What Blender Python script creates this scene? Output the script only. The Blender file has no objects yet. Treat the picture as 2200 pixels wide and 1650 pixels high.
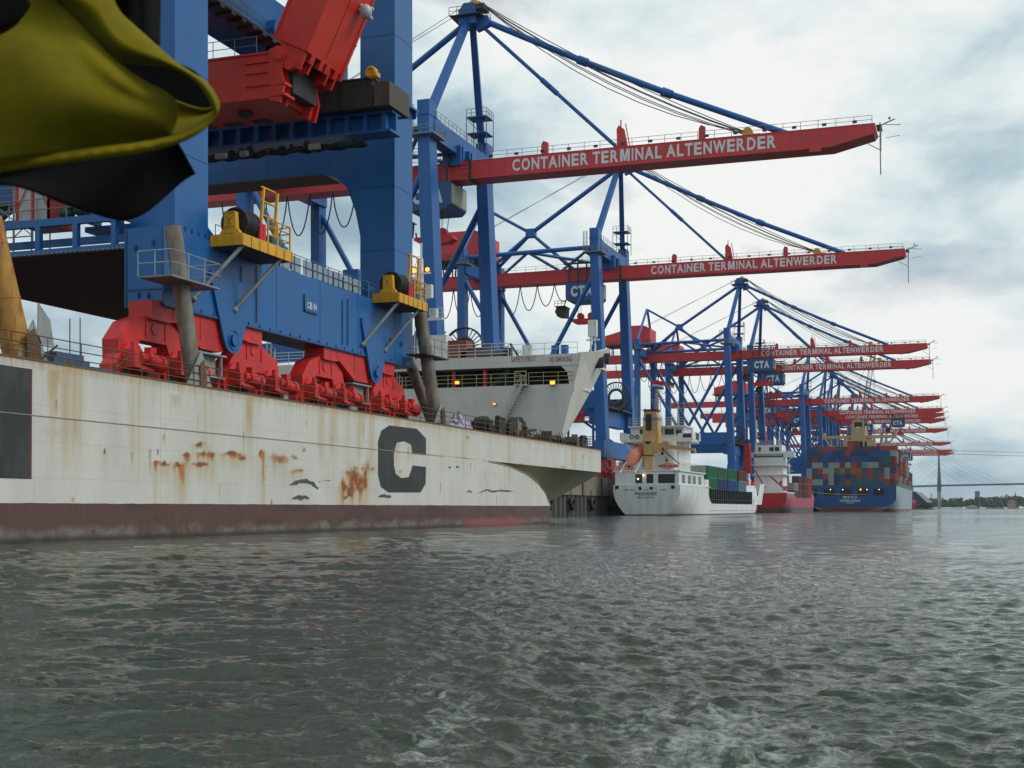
import bpy, math, random
import numpy as np
from mathutils import Vector

R = math.radians
random.seed(7)
scene = bpy.context.scene
COL = scene.collection

# ---------------------------------------------------------------- camera
# world axes: x runs along the quay away from the viewer, y landward, z up (water at 0)
F_PX, HOR, EYE = 2812.0, 1092.0, 1.4
AZ = R(19.14)
CA, SA = math.cos(AZ), math.sin(AZ)
cam_d = bpy.data.cameras.new('camera')
cam = bpy.data.objects.new('camera', cam_d)
COL.objects.link(cam)
cam.location = (0, 0, EYE)
cam.rotation_euler = (R(90), 0, R(-90) + AZ)
cam_d.sensor_width = 36
cam_d.lens = F_PX / 2200 * 36
cam_d.shift_y = (HOR - 825) / 2200
cam_d.clip_start = 0.05
cam_d.clip_end = 20000
cam_d.dof.use_dof = True
cam_d.dof.focus_distance = 110
cam_d.dof.aperture_fstop = 9.5
scene.camera = cam

# ---------------------------------------------------------------- sky
SUN_EL, SUN_AZ = R(42), R(-78)          # azimuth measured from +x towards +y
world = bpy.data.worlds.new('World')
scene.world = world
world.use_nodes = True
nt = world.node_tree
nt.nodes.clear()
def N(tree, kind, **kw):
    n = tree.nodes.new(kind)
    for k, v in kw.items():
        setattr(n, k, v)
    return n
def link(tree, a, b):
    tree.links.new(a, b)
def M_(tree, op, a, b=None, clamp=False):
    n = tree.nodes.new('ShaderNodeMath'); n.operation = op; n.use_clamp = clamp
    for i, v in enumerate((a, b)):
        if v is None: continue
        if isinstance(v, (int, float)): n.inputs[i].default_value = v
        else: tree.links.new(v, n.inputs[i])
    return n.outputs[0]
def ramp(tree, fac, stops):
    n = tree.nodes.new('ShaderNodeValToRGB')
    els = n.color_ramp.elements
    while len(els) < len(stops): els.new(0.5)
    for e, (p, c) in zip(els, stops):
        e.position = p
        e.color = (c, c, c, 1) if isinstance(c, (int, float)) else (*c, 1)
    tree.links.new(fac, n.inputs[0])
    return n.outputs[0]
def mixc(tree, fac, a, b, mode='MIX'):
    n = tree.nodes.new('ShaderNodeMix'); n.data_type = 'RGBA'; n.blend_type = mode
    if isinstance(fac, (int, float)): n.inputs[0].default_value = fac
    else: tree.links.new(fac, n.inputs[0])
    for sock, v in ((6, a), (7, b)):
        if isinstance(v, tuple): n.inputs[sock].default_value = (*v, 1)
        else: tree.links.new(v, n.inputs[sock])
    return n.outputs[2]
def noise(tree, vec, scale, detail=4, rough=0.55, dist=0.0):
    n = tree.nodes.new('ShaderNodeTexNoise')
    n.inputs['Scale'].default_value = scale
    n.inputs['Detail'].default_value = detail
    n.inputs['Roughness'].default_value = rough
    n.inputs['Distortion'].default_value = dist
    if vec is not None: tree.links.new(vec, n.inputs['Vector'])
    return n.outputs['Fac']
def mapping(tree, vec, scale=(1, 1, 1), loc=(0, 0, 0), rot=(0, 0, 0)):
    n = tree.nodes.new('ShaderNodeMapping')
    n.inputs['Scale'].default_value = scale
    n.inputs['Location'].default_value = loc
    n.inputs['Rotation'].default_value = rot
    tree.links.new(vec, n.inputs['Vector'])
    return n.outputs[0]

sky = N(nt, 'ShaderNodeTexSky', sky_type='NISHITA', sun_disc=False)
sky.sun_elevation = SUN_EL
sky.sun_rotation = R(90) - SUN_AZ
sky.air_density = 1.0
sky.dust_density = 2.0
tc = N(nt, 'ShaderNodeTexCoord')
sep = N(nt, 'ShaderNodeSeparateXYZ'); link(nt, tc.outputs['Generated'], sep.inputs[0])
zz = M_(nt, 'ADD', M_(nt, 'MAXIMUM', sep.outputs[2], 0.0), 0.16)
cmb = N(nt, 'ShaderNodeCombineXYZ')
link(nt, M_(nt, 'DIVIDE', sep.outputs[0], zz), cmb.inputs[0])
link(nt, M_(nt, 'DIVIDE', sep.outputs[1], zz), cmb.inputs[1])
cv = cmb.outputs[0]
dv_ = mapping(nt, tc.outputs['Generated'], (1, 1, 2.1), (0.35, 0.1, 0.2))
n_big = noise(nt, dv_, 3.2, 3, 0.5)
n_mid = noise(nt, mapping(nt, dv_, (1, 1, 1), (7.3, 0.4, 2.0)), 6.5, 10, 0.58, 0.25)
n_pl = noise(nt, mapping(nt, cv, (0.9, 1.1, 1), (4.3, 0.4, 0)), 1.5, 7, 0.55, 0.2)
cl = M_(nt, 'ADD', M_(nt, 'MULTIPLY', n_big, 0.5), M_(nt, 'ADD', M_(nt, 'MULTIPLY', n_mid, 0.55), M_(nt, 'MULTIPLY', n_pl, 0.30)))
# brighter cloud where the hidden sun thins it, over the middle of the quay
bd = Vector((math.cos(R(11)), math.sin(R(11)), 0.17)).normalized()
vdot = N(nt, 'ShaderNodeVectorMath', operation='DOT_PRODUCT')
link(nt, tc.outputs['Generated'], vdot.inputs[0]); vdot.inputs[1].default_value = bd
glow = M_(nt, 'POWER', M_(nt, 'MAXIMUM', vdot.outputs['Value'], 0.0), 22.0)
cl = M_(nt, 'ADD', cl, M_(nt, 'MULTIPLY', glow, 0.075))
low = ramp(nt, sep.outputs[2], [(0.0, 1.0), (0.11, 0.0)])
cl = M_(nt, 'SUBTRACT', cl, M_(nt, 'MULTIPLY', low, 0.07))
ccol = ramp(nt, cl, [(0.55, (3.1, 4.3, 5.1)), (0.63, (4.8, 6.1, 6.75)), (0.70, (7.0, 8.0, 8.2)), (0.79, (9.1, 9.25, 9.1))])
for e in ccol.node.color_ramp.elements: pass
gap = ramp(nt, noise(nt, mapping(nt, cv, (0.8, 1.1, 1), (1.9, 5.2, 0)), 1.3, 6, 0.55), [(0.56, 0.0), (0.68, 0.8)])
gap = M_(nt, 'MULTIPLY', gap, ramp(nt, sep.outputs[2], [(0.10, 0.0), (0.2, 1.0)]))
skyc = mixc(nt, gap, ccol, sky.outputs[0])
bg = N(nt, 'ShaderNodeBackground'); bg.inputs['Strength'].default_value = 0.1
link(nt, skyc, bg.inputs[0])
wo = N(nt, 'ShaderNodeOutputWorld'); link(nt, bg.outputs[0], wo.inputs[0])

# ---------------------------------------------------------------- sun behind cloud
sun_d = bpy.data.lights.new('sun', 'SUN')
sun_d.energy = 1.6
sun_d.angle = R(24)
sun_d.color = (1.0, 0.95, 0.88)
sun = bpy.data.objects.new('sun', sun_d); COL.objects.link(sun)
sdir = Vector((math.cos(SUN_EL) * math.cos(SUN_AZ), math.cos(SUN_EL) * math.sin(SUN_AZ), math.sin(SUN_EL)))
sun.rotation_euler = sdir.to_track_quat('Z', 'Y').to_euler()
scene.view_settings.view_transform = 'Standard'
scene.view_settings.look = 'None'
scene.view_settings.exposure = 0.0
scene.view_settings.gamma = 1.0
scene.view_settings.use_curve_mapping = False

# ---------------------------------------------------------------- helpers
def at(x, y, s=None, t=None, d=None):
    """surveying: the point of the plane x=s, y=t (or at depth d) sighted at photo pixel x, y"""
    rho = (x - 1100) / F_PX
    if s is not None: d = s / (CA + SA * rho)
    elif t is not None: d = t / (SA - CA * rho)
    return Vector((d * CA + rho * d * SA, d * SA - rho * d * CA, EYE + (HOR - y) * d / F_PX))

def world_loc(o):
    v = Vector((0, 0, 0))
    while o is not None:
        v += o.location; o = o.parent
    return v

class MB:
    """collects shapes, built as ONE mesh object"""
    def __init__(self): self.v, self.f, self.sm = [], [], []
    def add(self, vs, fs, smooth=False):
        b = len(self.v); self.v += [tuple(p) for p in vs]
        for q in fs:
            self.f.append([b + i for i in q]); self.sm.append(smooth)
        return self
    def box(self, x0, x1, y0, y1, z0, z1):
        vs = [(x, y, z) for z in (z0, z1) for y in (y0, y1) for x in (x0, x1)]
        return self.add(vs, [(0, 2, 3, 1), (4, 5, 7, 6), (0, 1, 5, 4), (2, 6, 7, 3), (0, 4, 6, 2), (1, 3, 7, 5)])
    def beam(self, p0, p1, w, h, w1=None, h1=None, up=(0, 0, 1)):
        p0, p1 = Vector(p0), Vector(p1); d = (p1 - p0).normalized(); up = Vector(up)
        if abs(d.dot(up)) > 0.98: up = Vector((1, 0, 0))
        side = d.cross(up).normalized(); u = side.cross(d).normalized()
        vs = []
        for p, ww, hh in ((p0, w, h), (p1, w1 or w, h1 or h)):
            for a, b in ((-1, -1), (1, -1), (1, 1), (-1, 1)):
                vs.append(p + side * a * ww / 2 + u * b * hh / 2)
        return self.add(vs, [(3, 2, 1, 0), (4, 5, 6, 7), (0, 1, 5, 4), (1, 2, 6, 5), (2, 3, 7, 6), (3, 0, 4, 7)])
    def tube(self, p0, p1, r, n=8, r1=None, caps=True):
        p0, p1 = Vector(p0), Vector(p1); d = (p1 - p0).normalized()
        a = Vector((0, 0, 1)) if abs(d.z) < 0.95 else Vector((1, 0, 0))
        e1 = d.cross(a).normalized(); e2 = d.cross(e1)
        vs = []
        for p, rr in ((p0, r), (p1, r if r1 is None else r1)):
            for i in range(n):
                an = 2 * math.pi * i / n
                vs.append(p + e1 * math.cos(an) * rr + e2 * math.sin(an) * rr)
        self.add(vs, [(i, (i + 1) % n, n + (i + 1) % n, n + i) for i in range(n)], n > 5)
        if caps: self.add(vs, [tuple(range(n))[::-1], tuple(range(n, 2 * n))])
        return self
    def path(self, pts, r, n=6):
        for a, b in zip(pts[:-1], pts[1:]): self.tube(a, b, r, n)
        return self
    def prism(self, poly, axis, a0, a1):
        """poly: list of 2-D points; axis 'x': (y,z), 'y': (x,z), 'z': (x,y)"""
        def p3(p, a):
            return {'x': (a, p[0], p[1]), 'y': (p[0], a, p[1]), 'z': (p[0], p[1], a)}[axis]
        n = len(poly)
        vs = [p3(p, a0) for p in poly] + [p3(p, a1) for p in poly]
        return self.add(vs, [tuple(range(n))[::-1], tuple(range(n, 2 * n))] + [(i, (i + 1) % n, n + (i + 1) % n, n + i) for i in range(n)])
    def ball(self, c, r, n=10, m=6, sz=1.0):
        vs, fs = [], []
        for j in range(m + 1):
            th = math.pi * j / m
            for i in range(n):
                ph = 2 * math.pi * i / n
                vs.append((c[0] + r * math.sin(th) * math.cos(ph), c[1] + r * math.sin(th) * math.sin(ph), c[2] + sz * r * math.cos(th)))
        for j in range(m):
            for i in range(n):
                fs.append((j * n + i, j * n + (i + 1) % n, (j + 1) * n + (i + 1) % n, (j + 1) * n + i))
        return self.add(vs, fs, True)
    def grid(self, fn, nu, nv, smooth=True):
        vs = [fn(i / nu, j / nv) for j in range(nv + 1) for i in range(nu + 1)]
        fs = [(j * (nu + 1) + i, j * (nu + 1) + i + 1, (j + 1) * (nu + 1) + i + 1, (j + 1) * (nu + 1) + i) for j in range(nv) for i in range(nu)]
        return self.add(vs, fs, smooth)
    def rail(self, pts, h=1.1, step=2.0, n=3, r=0.025):
        pts = [Vector(p) for p in pts]
        for a, b in zip(pts[:-1], pts[1:]):
            L = (b - a).length; k = max(1, round(L / step))
            for i in range(k + 1):
                p = a.lerp(b, i / k); self.tube(p, p + Vector((0, 0, h)), r, 4, caps=False)
            for j in range(1, n + 1):
                z = Vector((0, 0, h * j / n)); self.tube(a + z, b + z, r * 0.9, 4, caps=False)
        return self
    def ring(self, c, axis, r, r2, n=20, m=6):
        """torus round axis"""
        ax = Vector(axis).normalized(); a = Vector((0, 0, 1)) if abs(ax.z) < 0.9 else Vector((1, 0, 0))
        e1 = ax.cross(a).normalized(); e2 = ax.cross(e1); c = Vector(c)
        vs, fs = [], []
        for i in range(n):
            an = 2 * math.pi * i / n; ra = e1 * math.cos(an) + e2 * math.sin(an)
            for j in range(m):
                b = 2 * math.pi * j / m
                vs.append(c + ra * (r + r2 * math.cos(b)) + ax * r2 * math.sin(b))
        for i in range(n):
            for j in range(m):
                fs.append((i * m + j, ((i + 1) % n) * m + j, ((i + 1) % n) * m + (j + 1) % m, i * m + (j + 1) % m))
        return self.add(vs, fs, True)
    def build(self, name, mat, parent=None, label=None):
        o0 = world_loc(parent) if parent else Vector((0, 0, 0))
        me = bpy.data.meshes.new(name)
        me.from_pydata([(p[0] - o0.x, p[1] - o0.y, p[2] - o0.z) for p in self.v], [], self.f)
        me.polygons.foreach_set('use_smooth', self.sm)
        me.materials.append(mat); me.update()
        o = bpy.data.objects.new(name, me); COL.objects.link(o)
        if parent: o.parent = parent
        if label: o['label'] = label
        return o

def thing(name, label, cat, loc=(0, 0, 0), group=None):
    o = bpy.data.objects.new(name, None); COL.objects.link(o)
    o.location = loc; o.empty_display_size = 0.5
    o['label'] = label; o['category'] = cat
    if group: o['group'] = group
    return o
def tag(o, label, cat, group=None):
    o['label'] = label; o['category'] = cat
    if group: o['group'] = group
    return o
def copy_tree(o, parent=None):
    c = o.copy(); COL.objects.link(c); c.parent = parent
    for ch in list(o.children): copy_tree(ch, c)
    return c

_txt = {}
ADV = dict(A=.722, B=.722, C=.722, D=.722, E=.667, F=.611, G=.778, H=.722, I=.278, J=.556, K=.722, L=.611, M=.833, N=.722, O=.778, P=.667, R=.722, S=.667, T=.611, U=.722, V=.667, W=.944, Y=.667)
ADV[' '] = .24
ADV['1'] = .34
def glyph(ch, bold):
    key = (ch, bold)
    if key in _txt: return _txt[key]
    if ch == 'M':        # drawn by hand: the built-in outline crosses itself when emboldened
        w = .12 + 4.5 * bold
        vs = [(0, 0), (0, 1), (w * 1.35, 1), (.5, .38), (1 - w * 1.35, 1), (1, 1), (1, 0), (1 - w, 0), (1 - w, .72), (.5 + w * .5, .06), (.5 - w * .5, .06), (w, .72), (w, 0)]
        fs = [(0, 1, 11, 12), (1, 2, 11), (2, 3, 10, 11), (3, 9, 10), (3, 4, 8, 9), (4, 5, 8), (5, 6, 7, 8)]
        fs = [f[::-1] for f in fs]
    else:
        cu = bpy.data.curves.new('lettering', 'FONT'); cu.body = ch; cu.size = 1; cu.offset = bold; cu.resolution_u = 3
        ob = bpy.data.objects.new('lettering', cu)
        me = bpy.data.meshes.new_from_object(ob)
        vs = [tuple(v.co) for v in me.vertices]; fs = [tuple(p.vertices) for p in me.polygons]
        bpy.data.objects.remove(ob); bpy.data.meshes.remove(me)
        x0 = min(v[0] for v in vs); x1 = max(v[0] for v in vs); y0 = min(v[1] for v in vs); y1 = max(v[1] for v in vs)
        vs = [((v[0] - x0) / (x1 - x0), (v[1] - y0) / (y1 - y0)) for v in vs]
    _txt[key] = (vs, fs); return _txt[key]
def text_geo(body, bold=0.0):
    """letters spaced like a plain bold sans, normalised to a unit box"""
    x, V, Fc = 0.0, [], []
    for ch in body:
        adv = ADV.get(ch, .556 if ch.isdigit() else 1.05)
        if ch != ' ':
            vs, fs = glyph(ch, bold); m = .065 if ch != 'I' else .085
            if ch in 'AVWTY': m = .02
            k = len(V); V += [(x + m + (adv - 2 * m) * p[0], p[1]) for p in vs]; Fc += [tuple(k + i for i in f) for f in fs]
        x += adv
    x0 = min(v[0] for v in V); x1 = max(v[0] for v in V)
    return [((p[0] - x0) / (x1 - x0), p[1]) for p in V], Fc
def lettering(mb, body, p0, dx, dz, bold=0.0):
    """flat letters: lower-left corner p0, dx vector along the line (full width), dz vector up (full height)"""
    vs, fs = text_geo(body, bold); p0, dx, dz = Vector(p0), Vector(dx), Vector(dz)
    return mb.add([p0 + dx * a + dz * b for a, b in vs], fs)

# ---------------------------------------------------------------- materials
def paint(name, col, rough=0.5, var=0.25, scale=0.5, streak=0.15, rust=0.0, metal=0.0, rustcol=(0.16, 0.06, 0.02), dirt=(0.05, 0.05, 0.045), dirtamt=0.25, bump=0.0):
    m = bpy.data.materials.new(name); m.use_nodes = True
    t = m.node_tree; b = t.nodes['Principled BSDF']
    tcn = N(t, 'ShaderNodeTexCoord'); oc = tcn.outputs['Object']
    n1 = noise(t, mapping(t, oc, (1, 1, streak)), scale * 3, 6, 0.6)
    n2 = noise(t, oc, scale * 0.6, 3, 0.5)
    f = ramp(t, n1, [(0.3, 1 - var), (0.7, 1 + var * 0.4)])
    c = mixc(t, 1.0, col, f, 'MULTIPLY')
    df = M_(t, 'MULTIPLY', ramp(t, M_(t, 'ADD', M_(t, 'MULTIPLY', n1, 0.5), M_(t, 'MULTIPLY', n2, 0.6)), [(0.52, 0.0), (0.75, 1.0)]), dirtamt)
    c = mixc(t, df, c, dirt)
    if rust:
        n3 = noise(t, mapping(t, oc, (1.3, 1.3, 0.35)), scale * 4, 8, 0.65)
        rf = ramp(t, n3, [(0.66 - rust * 0.3, 0.0), (0.74 - rust * 0.3, 1.0)])
        c = mixc(t, rf, c, rustcol)
    link(t, c, b.inputs['Base Color'])
    link(t, ramp(t, n1, [(0.2, rough - 0.1), (0.8, rough + 0.15)]), b.inputs['Roughness'])
    b.inputs['Metallic'].default_value = metal
    if bump:
        bn = N(t, 'ShaderNodeBump'); bn.inputs['Strength'].default_value = bump; bn.inputs['Distance'].default_value = 0.05
        link(t, n1, bn.inputs['Height']); link(t, bn.outputs[0], b.inputs['Normal'])
    return m
def glass(name, col=(0.02, 0.03, 0.035)):
    m = bpy.data.materials.new(name); m.use_nodes = True
    t = m.node_tree; b = t.nodes['Principled BSDF']
    n1 = noise(t, N(t, 'ShaderNodeTexCoord').outputs['Object'], 2.0, 2)
    link(t, mixc(t, n1, col, tuple(c * 1.8 for c in col)), b.inputs['Base Color'])
    b.inputs['Roughness'].default_value = 0.12
    return m
def lamp(name, col, strength):
    m = bpy.data.materials.new(name); m.use_nodes = True
    t = m.node_tree; t.nodes.remove(t.nodes['Principled BSDF'])
    e = N(t, 'ShaderNodeEmission'); e.inputs[0].default_value = (*col, 1); e.inputs[1].default_value = strength
    link(t, e.outputs[0], t.nodes['Material Output'].inputs[0])
    return m

BLUE = paint('crane_blue', (0.003, 0.105, 0.37), 0.42, 0.32, 0.25, 0.10, dirtamt=0.35, dirt=(0.035, 0.10, 0.19))
BLUE2 = paint('new_crane_blue', (0.004, 0.112, 0.35), 0.38, 0.26, 0.16, 0.22, dirtamt=0.40, dirt=(0.03, 0.12, 0.26))
RED = paint('crane_red', (0.66, 0.040, 0.045), 0.45, 0.25, 0.3, 0.3, dirtamt=0.22, dirt=(0.16, 0.02, 0.02))
REDA = paint('new_boom_red', (0.74, 0.040, 0.022), 0.42, 0.18, 0.3, 0.3, dirtamt=0.12, dirt=(0.25, 0.02, 0.02))
RED2 = paint('bogie_red', (0.70, 0.026, 0.024), 0.48, 0.45, 0.8, 0.5, dirtamt=0.55, dirt=(0.15, 0.012, 0.012))
DARK = paint('dark_steel', (0.035, 0.04, 0.045), 0.55, 0.4, 0.6, 0.5)
BLACK = paint('black_rubber', (0.012, 0.012, 0.013), 0.6, 0.3, 0.8, 1.0)
GREY = paint('galvanised_grey', (0.22, 0.24, 0.25), 0.5, 0.3, 0.6, 0.4)
ROPE = paint('steel_rope', (0.06, 0.07, 0.08), 0.5, 0.2, 1.0, 1.0, dirtamt=0)
WHITE = paint('white_paint', (0.66, 0.67, 0.65), 0.5, 0.14, 0.4, 0.12, rust=0.12, dirtamt=0.15)
LETTER = paint('white_letters', (0.72, 0.74, 0.76), 0.6, 0.12, 0.5, 0.5, dirtamt=0.1)
YELLOW = paint('yellow_paint', (0.74, 0.38, 0.012), 0.42, 0.28, 0.7, 0.4, dirtamt=0.3, dirt=(0.2, 0.1, 0.02))
RUSTPIPE = paint('rusty_pipe', (0.20, 0.175, 0.14), 0.75, 0.45, 0.6, 0.3, rust=0.30, rustcol=(0.17, 0.085, 0.035), dirt=(0.30, 0.31, 0.29), dirtamt=0.75, bump=0.25)
RUSTYEL = paint('rusty_yellow_pipe', (0.42, 0.21, 0.035), 0.75, 0.4, 0.6, 0.6, rust=0.5, rustcol=(0.25, 0.085, 0.02), dirt=(0.2, 0.14, 0.06), dirtamt=0.5, bump=0.25)
RAILMAT = paint('rusty_rail', (0.14, 0.095, 0.05), 0.7, 0.4, 1.5, 1.0, rust=0.4)
RAILW = paint('rail_white', (0.55, 0.55, 0.5), 0.5, 0.2, 1.0, 1.0, rust=0.15)
RAILY = paint('rail_cream', (0.55, 0.45, 0.22), 0.5, 0.2, 1.0, 1.0, rust=0.15)
PLATEGREY = paint('primer_grey', (0.30, 0.33, 0.33), 0.6, 0.3, 0.8, 0.4, rust=0.2)
GREENNET = paint('green_tarp', (0.02, 0.10, 0.065), 0.8, 0.5, 1.5, 1.0)
GLASS = glass('dark_glass')
LAMP_O = lamp('orange_lamp', (1.0, 0.27, 0.03), 3.6)
LAMP_W = lamp('warm_lamp', (1.0, 0.70, 0.30), 5.0)
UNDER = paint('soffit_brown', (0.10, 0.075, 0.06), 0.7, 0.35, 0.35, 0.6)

# ---------------------------------------------------------------- water
def build_water():
    ang = np.concatenate([np.linspace(R(-62), R(-25), 150, endpoint=False), np.linspace(R(-25), R(25), 560, endpoint=False), np.linspace(R(25), R(62), 150)])
    scr = np.concatenate([np.linspace(1400, 560, 60, endpoint=False), np.linspace(560, 20, 860, endpoint=False), np.linspace(20, 0.5, 110)])
    d = EYE * F_PX / scr                       # spacing grows with distance, like any good water mesh
    D, An = np.meshgrid(d, ang, indexing='ij')
    step = np.gradient(d)[:, None] * np.ones_like(D)
    rad = D / np.cos(An)
    X = rad * np.cos(An + AZ); Y = rad * np.sin(An + AZ)
    rng = np.random.default_rng(5)
    Z = np.zeros_like(X)
    lat = rad * np.sin(-An)                    # sideways distance right of the boat's track
    # the boat's own wake lies along its track
    wl = -0.9 - 0.012 * D
    wake = 1 / (1 + np.exp(-(lat - wl) / 0.35)) * 1 / (1 + np.exp((lat - 3.4 - 0.02 * D) / 0.9)) * np.exp(-D / 75)
    right = 1 / (1 + np.exp(-(lat - wl) / 1.2))
    # wind chop
    for i in range(96):
        lam = 0.13 * (11 ** rng.random())
        th = rng.normal(R(14), R(34))
        k = 2 * math.pi / lam
        a = 0.0112 * lam * (1.0 if lam < 0.5 else (0.7 if lam < 1.0 else 0.5))
        ph = rng.random() * 6.283
        u = k * (X * math.cos(th) + Y * math.sin(th)) + ph + 0.7 * np.sin(0.5 * X * math.cos(th + 1) + 0.5 * Y * math.sin(th + 1) + i)
        fade = np.clip(lam / (2.2 * step) - 0.6, 0, 1)
        Z += a * fade * (1.27 - 2 * np.abs(np.sin(u / 2))) * 0.52 * ((1.15 - 0.35 * right) if lam > 0.6 else (0.5 + 0.65 * right))
    for i in range(30):
        lam = 1.6 * (3.6 ** rng.random()); th = rng.normal(R(10), R(30)); k = 2 * math.pi / lam
        u = k * (X * math.cos(th) + Y * math.sin(th)) + rng.random() * 6.283 + .8 * np.sin(.21 * X + .33 * Y + i)
        Z += .0022 * lam * np.clip(lam / (2.0 * step) - 0.5, 0, 1) * (1.27 - 2 * np.abs(np.sin(u / 2))) * .55
    for i in range(5):
        lam = 4.5 + 1.3 * i; th = R(-70 + 28 * i); k = 2 * math.pi / lam
        Z += 0.008 * np.clip(lam / (2.2 * step) - 0.6, 0, 1) * np.sin(k * (X * math.cos(th) + Y * math.sin(th)) + i * 2)
    # oblique wash rolling off the track to the left
    for lam, th, a in ((1.9, R(38), 0.016), (3.1, R(30), 0.022), (1.2, R(48), 0.010)):
        k = 2 * math.pi / lam
        u = k * (X * math.cos(th) + Y * math.sin(th)) + 1.3 * np.sin(0.23 * X + 0.31 * Y + lam) + .7 * np.sin(.9 * X - .6 * Y)
        fade = np.clip(lam / (2.2 * step) - 0.6, 0, 1) * (1 - 0.85 * right)
        Z += a * fade * np.sin(u)
    # churned water in the wake
    for i in range(90):
        lam = 0.11 * (9 ** rng.random())
        th = rng.random() * 6.283; k = 2 * math.pi / lam
        u = k * (X * math.cos(th) + Y * math.sin(th)) + rng.random() * 6.283 + 1.2 * np.sin(1.6 * X * math.cos(th + 2) + 1.6 * Y * math.sin(th + 2) + i)
        fade = np.clip(lam / (2.2 * step) - 0.6, 0, 1)
        Z += 0.0060 * lam * fade * (wake + .10) * (np.sin(u) + 0.5 * np.sin(2 * u + 1))
    foamy = np.exp(-((lat - 1.3) / 1.25) ** 2) * np.clip((11.6 - D) / 3.2, 0, 1) + .75 * np.exp(-((lat - wl - .35 - .25 * np.sin(D * .9)) / .38) ** 2) * np.clip((22 - D) / 12, 0, 1)
    n0, n1 = X.shape
    co = np.stack([X, Y, Z - 0.02], -1).reshape(-1, 3)
    idx = np.arange(n0 * n1).reshape(n0, n1)
    q = np.stack([idx[:-1, :-1], idx[:-1, 1:], idx[1:, 1:], idx[1:, :-1]], -1).reshape(-1, 4)
    me = bpy.data.meshes.new('water')
    me.vertices.add(len(co)); me.vertices.foreach_set('co', co.ravel())
    me.loops.add(q.size); me.loops.foreach_set('vertex_index', q.ravel().astype(np.int32))
    me.polygons.add(len(q)); me.polygons.foreach_set('loop_start', np.arange(0, q.size, 4, dtype=np.int32))
    me.polygons.foreach_set('loop_total', np.full(len(q), 4, dtype=np.int32))
    me.polygons.foreach_set('use_smooth', np.ones(len(q), dtype=bool))
    me.update(calc_edges=True)
    at_ = me.attributes.new('wake', 'FLOAT', 'POINT'); at_.data.foreach_set('value', wake.ravel().astype(np.float32))
    at2 = me.attributes.new('foamy', 'FLOAT', 'POINT'); at2.data.foreach_set('value', foamy.ravel().astype(np.float32))
    m = bpy.data.materials.new('river_water'); m.use_nodes = True
    t = m.node_tree; b = t.nodes['Principled BSDF']
    oc = N(t, 'ShaderNodeTexCoord').outputs['Object']
    wk = N(t, 'ShaderNodeAttribute', attribute_name='wake').outputs['Fac']
    fy = N(t, 'ShaderNodeAttribute', attribute_name='foamy').outputs['Fac']
    silt = noise(t, oc, 0.08, 3)
    c = mixc(t, silt, (0.018, 0.030, 0.016), (0.034, 0.047, 0.026))
    c = mixc(t, M_(t, 'MULTIPLY', wk, 0.6), c, (0.055, 0.063, 0.047))
    f1 = noise(t, oc, 8.5, 7, 0.66, .8); f2 = noise(t, oc, 2.6, 7, 0.7, .5)
    fo = M_(t, 'ADD', M_(t, 'ADD', M_(t, 'MULTIPLY', f1, 0.8), M_(t, 'MULTIPLY', f2, 0.75)), M_(t, 'ADD', M_(t, 'MULTIPLY', wk, 0.10), M_(t, 'MULTIPLY', fy, 0.29)))
    fm = M_(t, 'MULTIPLY', ramp(t, M_(t, 'MULTIPLY', fo, 0.7), [(0.765, 0.0), (0.875, 0.62)]), M_(t, 'ADD', M_(t, 'MULTIPLY', wk, 0.9), fy, True), True)
    c = mixc(t, fm, c, (0.40, 0.43, 0.39))
    link(t, c, b.inputs['Base Color'])
    link(t, M_(t, 'ADD', M_(t, 'MULTIPLY', fm, 0.6), 0.055), b.inputs['Roughness'])
    b.inputs['IOR'].default_value = 1.33
    bn = N(t, 'ShaderNodeBump'); bn.inputs['Strength'].default_value = 0.6; bn.inputs['Distance'].default_value = 0.13
    rot = mapping(t, oc, (1, 1, 1), (0, 0, 0), (0, 0, -AZ))
    h = M_(t, 'ADD', noise(t, mapping(t, rot, (1, 0.45, 1)), 3.4, 6, 0.62), M_(t, 'MULTIPLY', noise(t, mapping(t, rot, (1.0, 0.4, 1)), 0.9, 3), 1.5))
    link(t, h, bn.inputs['Height']); link(t, bn.outputs[0], b.inputs['Normal'])
    me.materials.append(m)
    o = bpy.data.objects.new('water', me); COL.objects.link(o); o['kind'] = 'structure'
    w = MB().add([(-395, -6400, -.35), (9500, -6400, -.35), (9500, 8900, -.35), (-395, 8900, -.35)], [(0, 1, 2, 3)]).build('water', m); w['kind'] = 'structure'
build_water()

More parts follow.
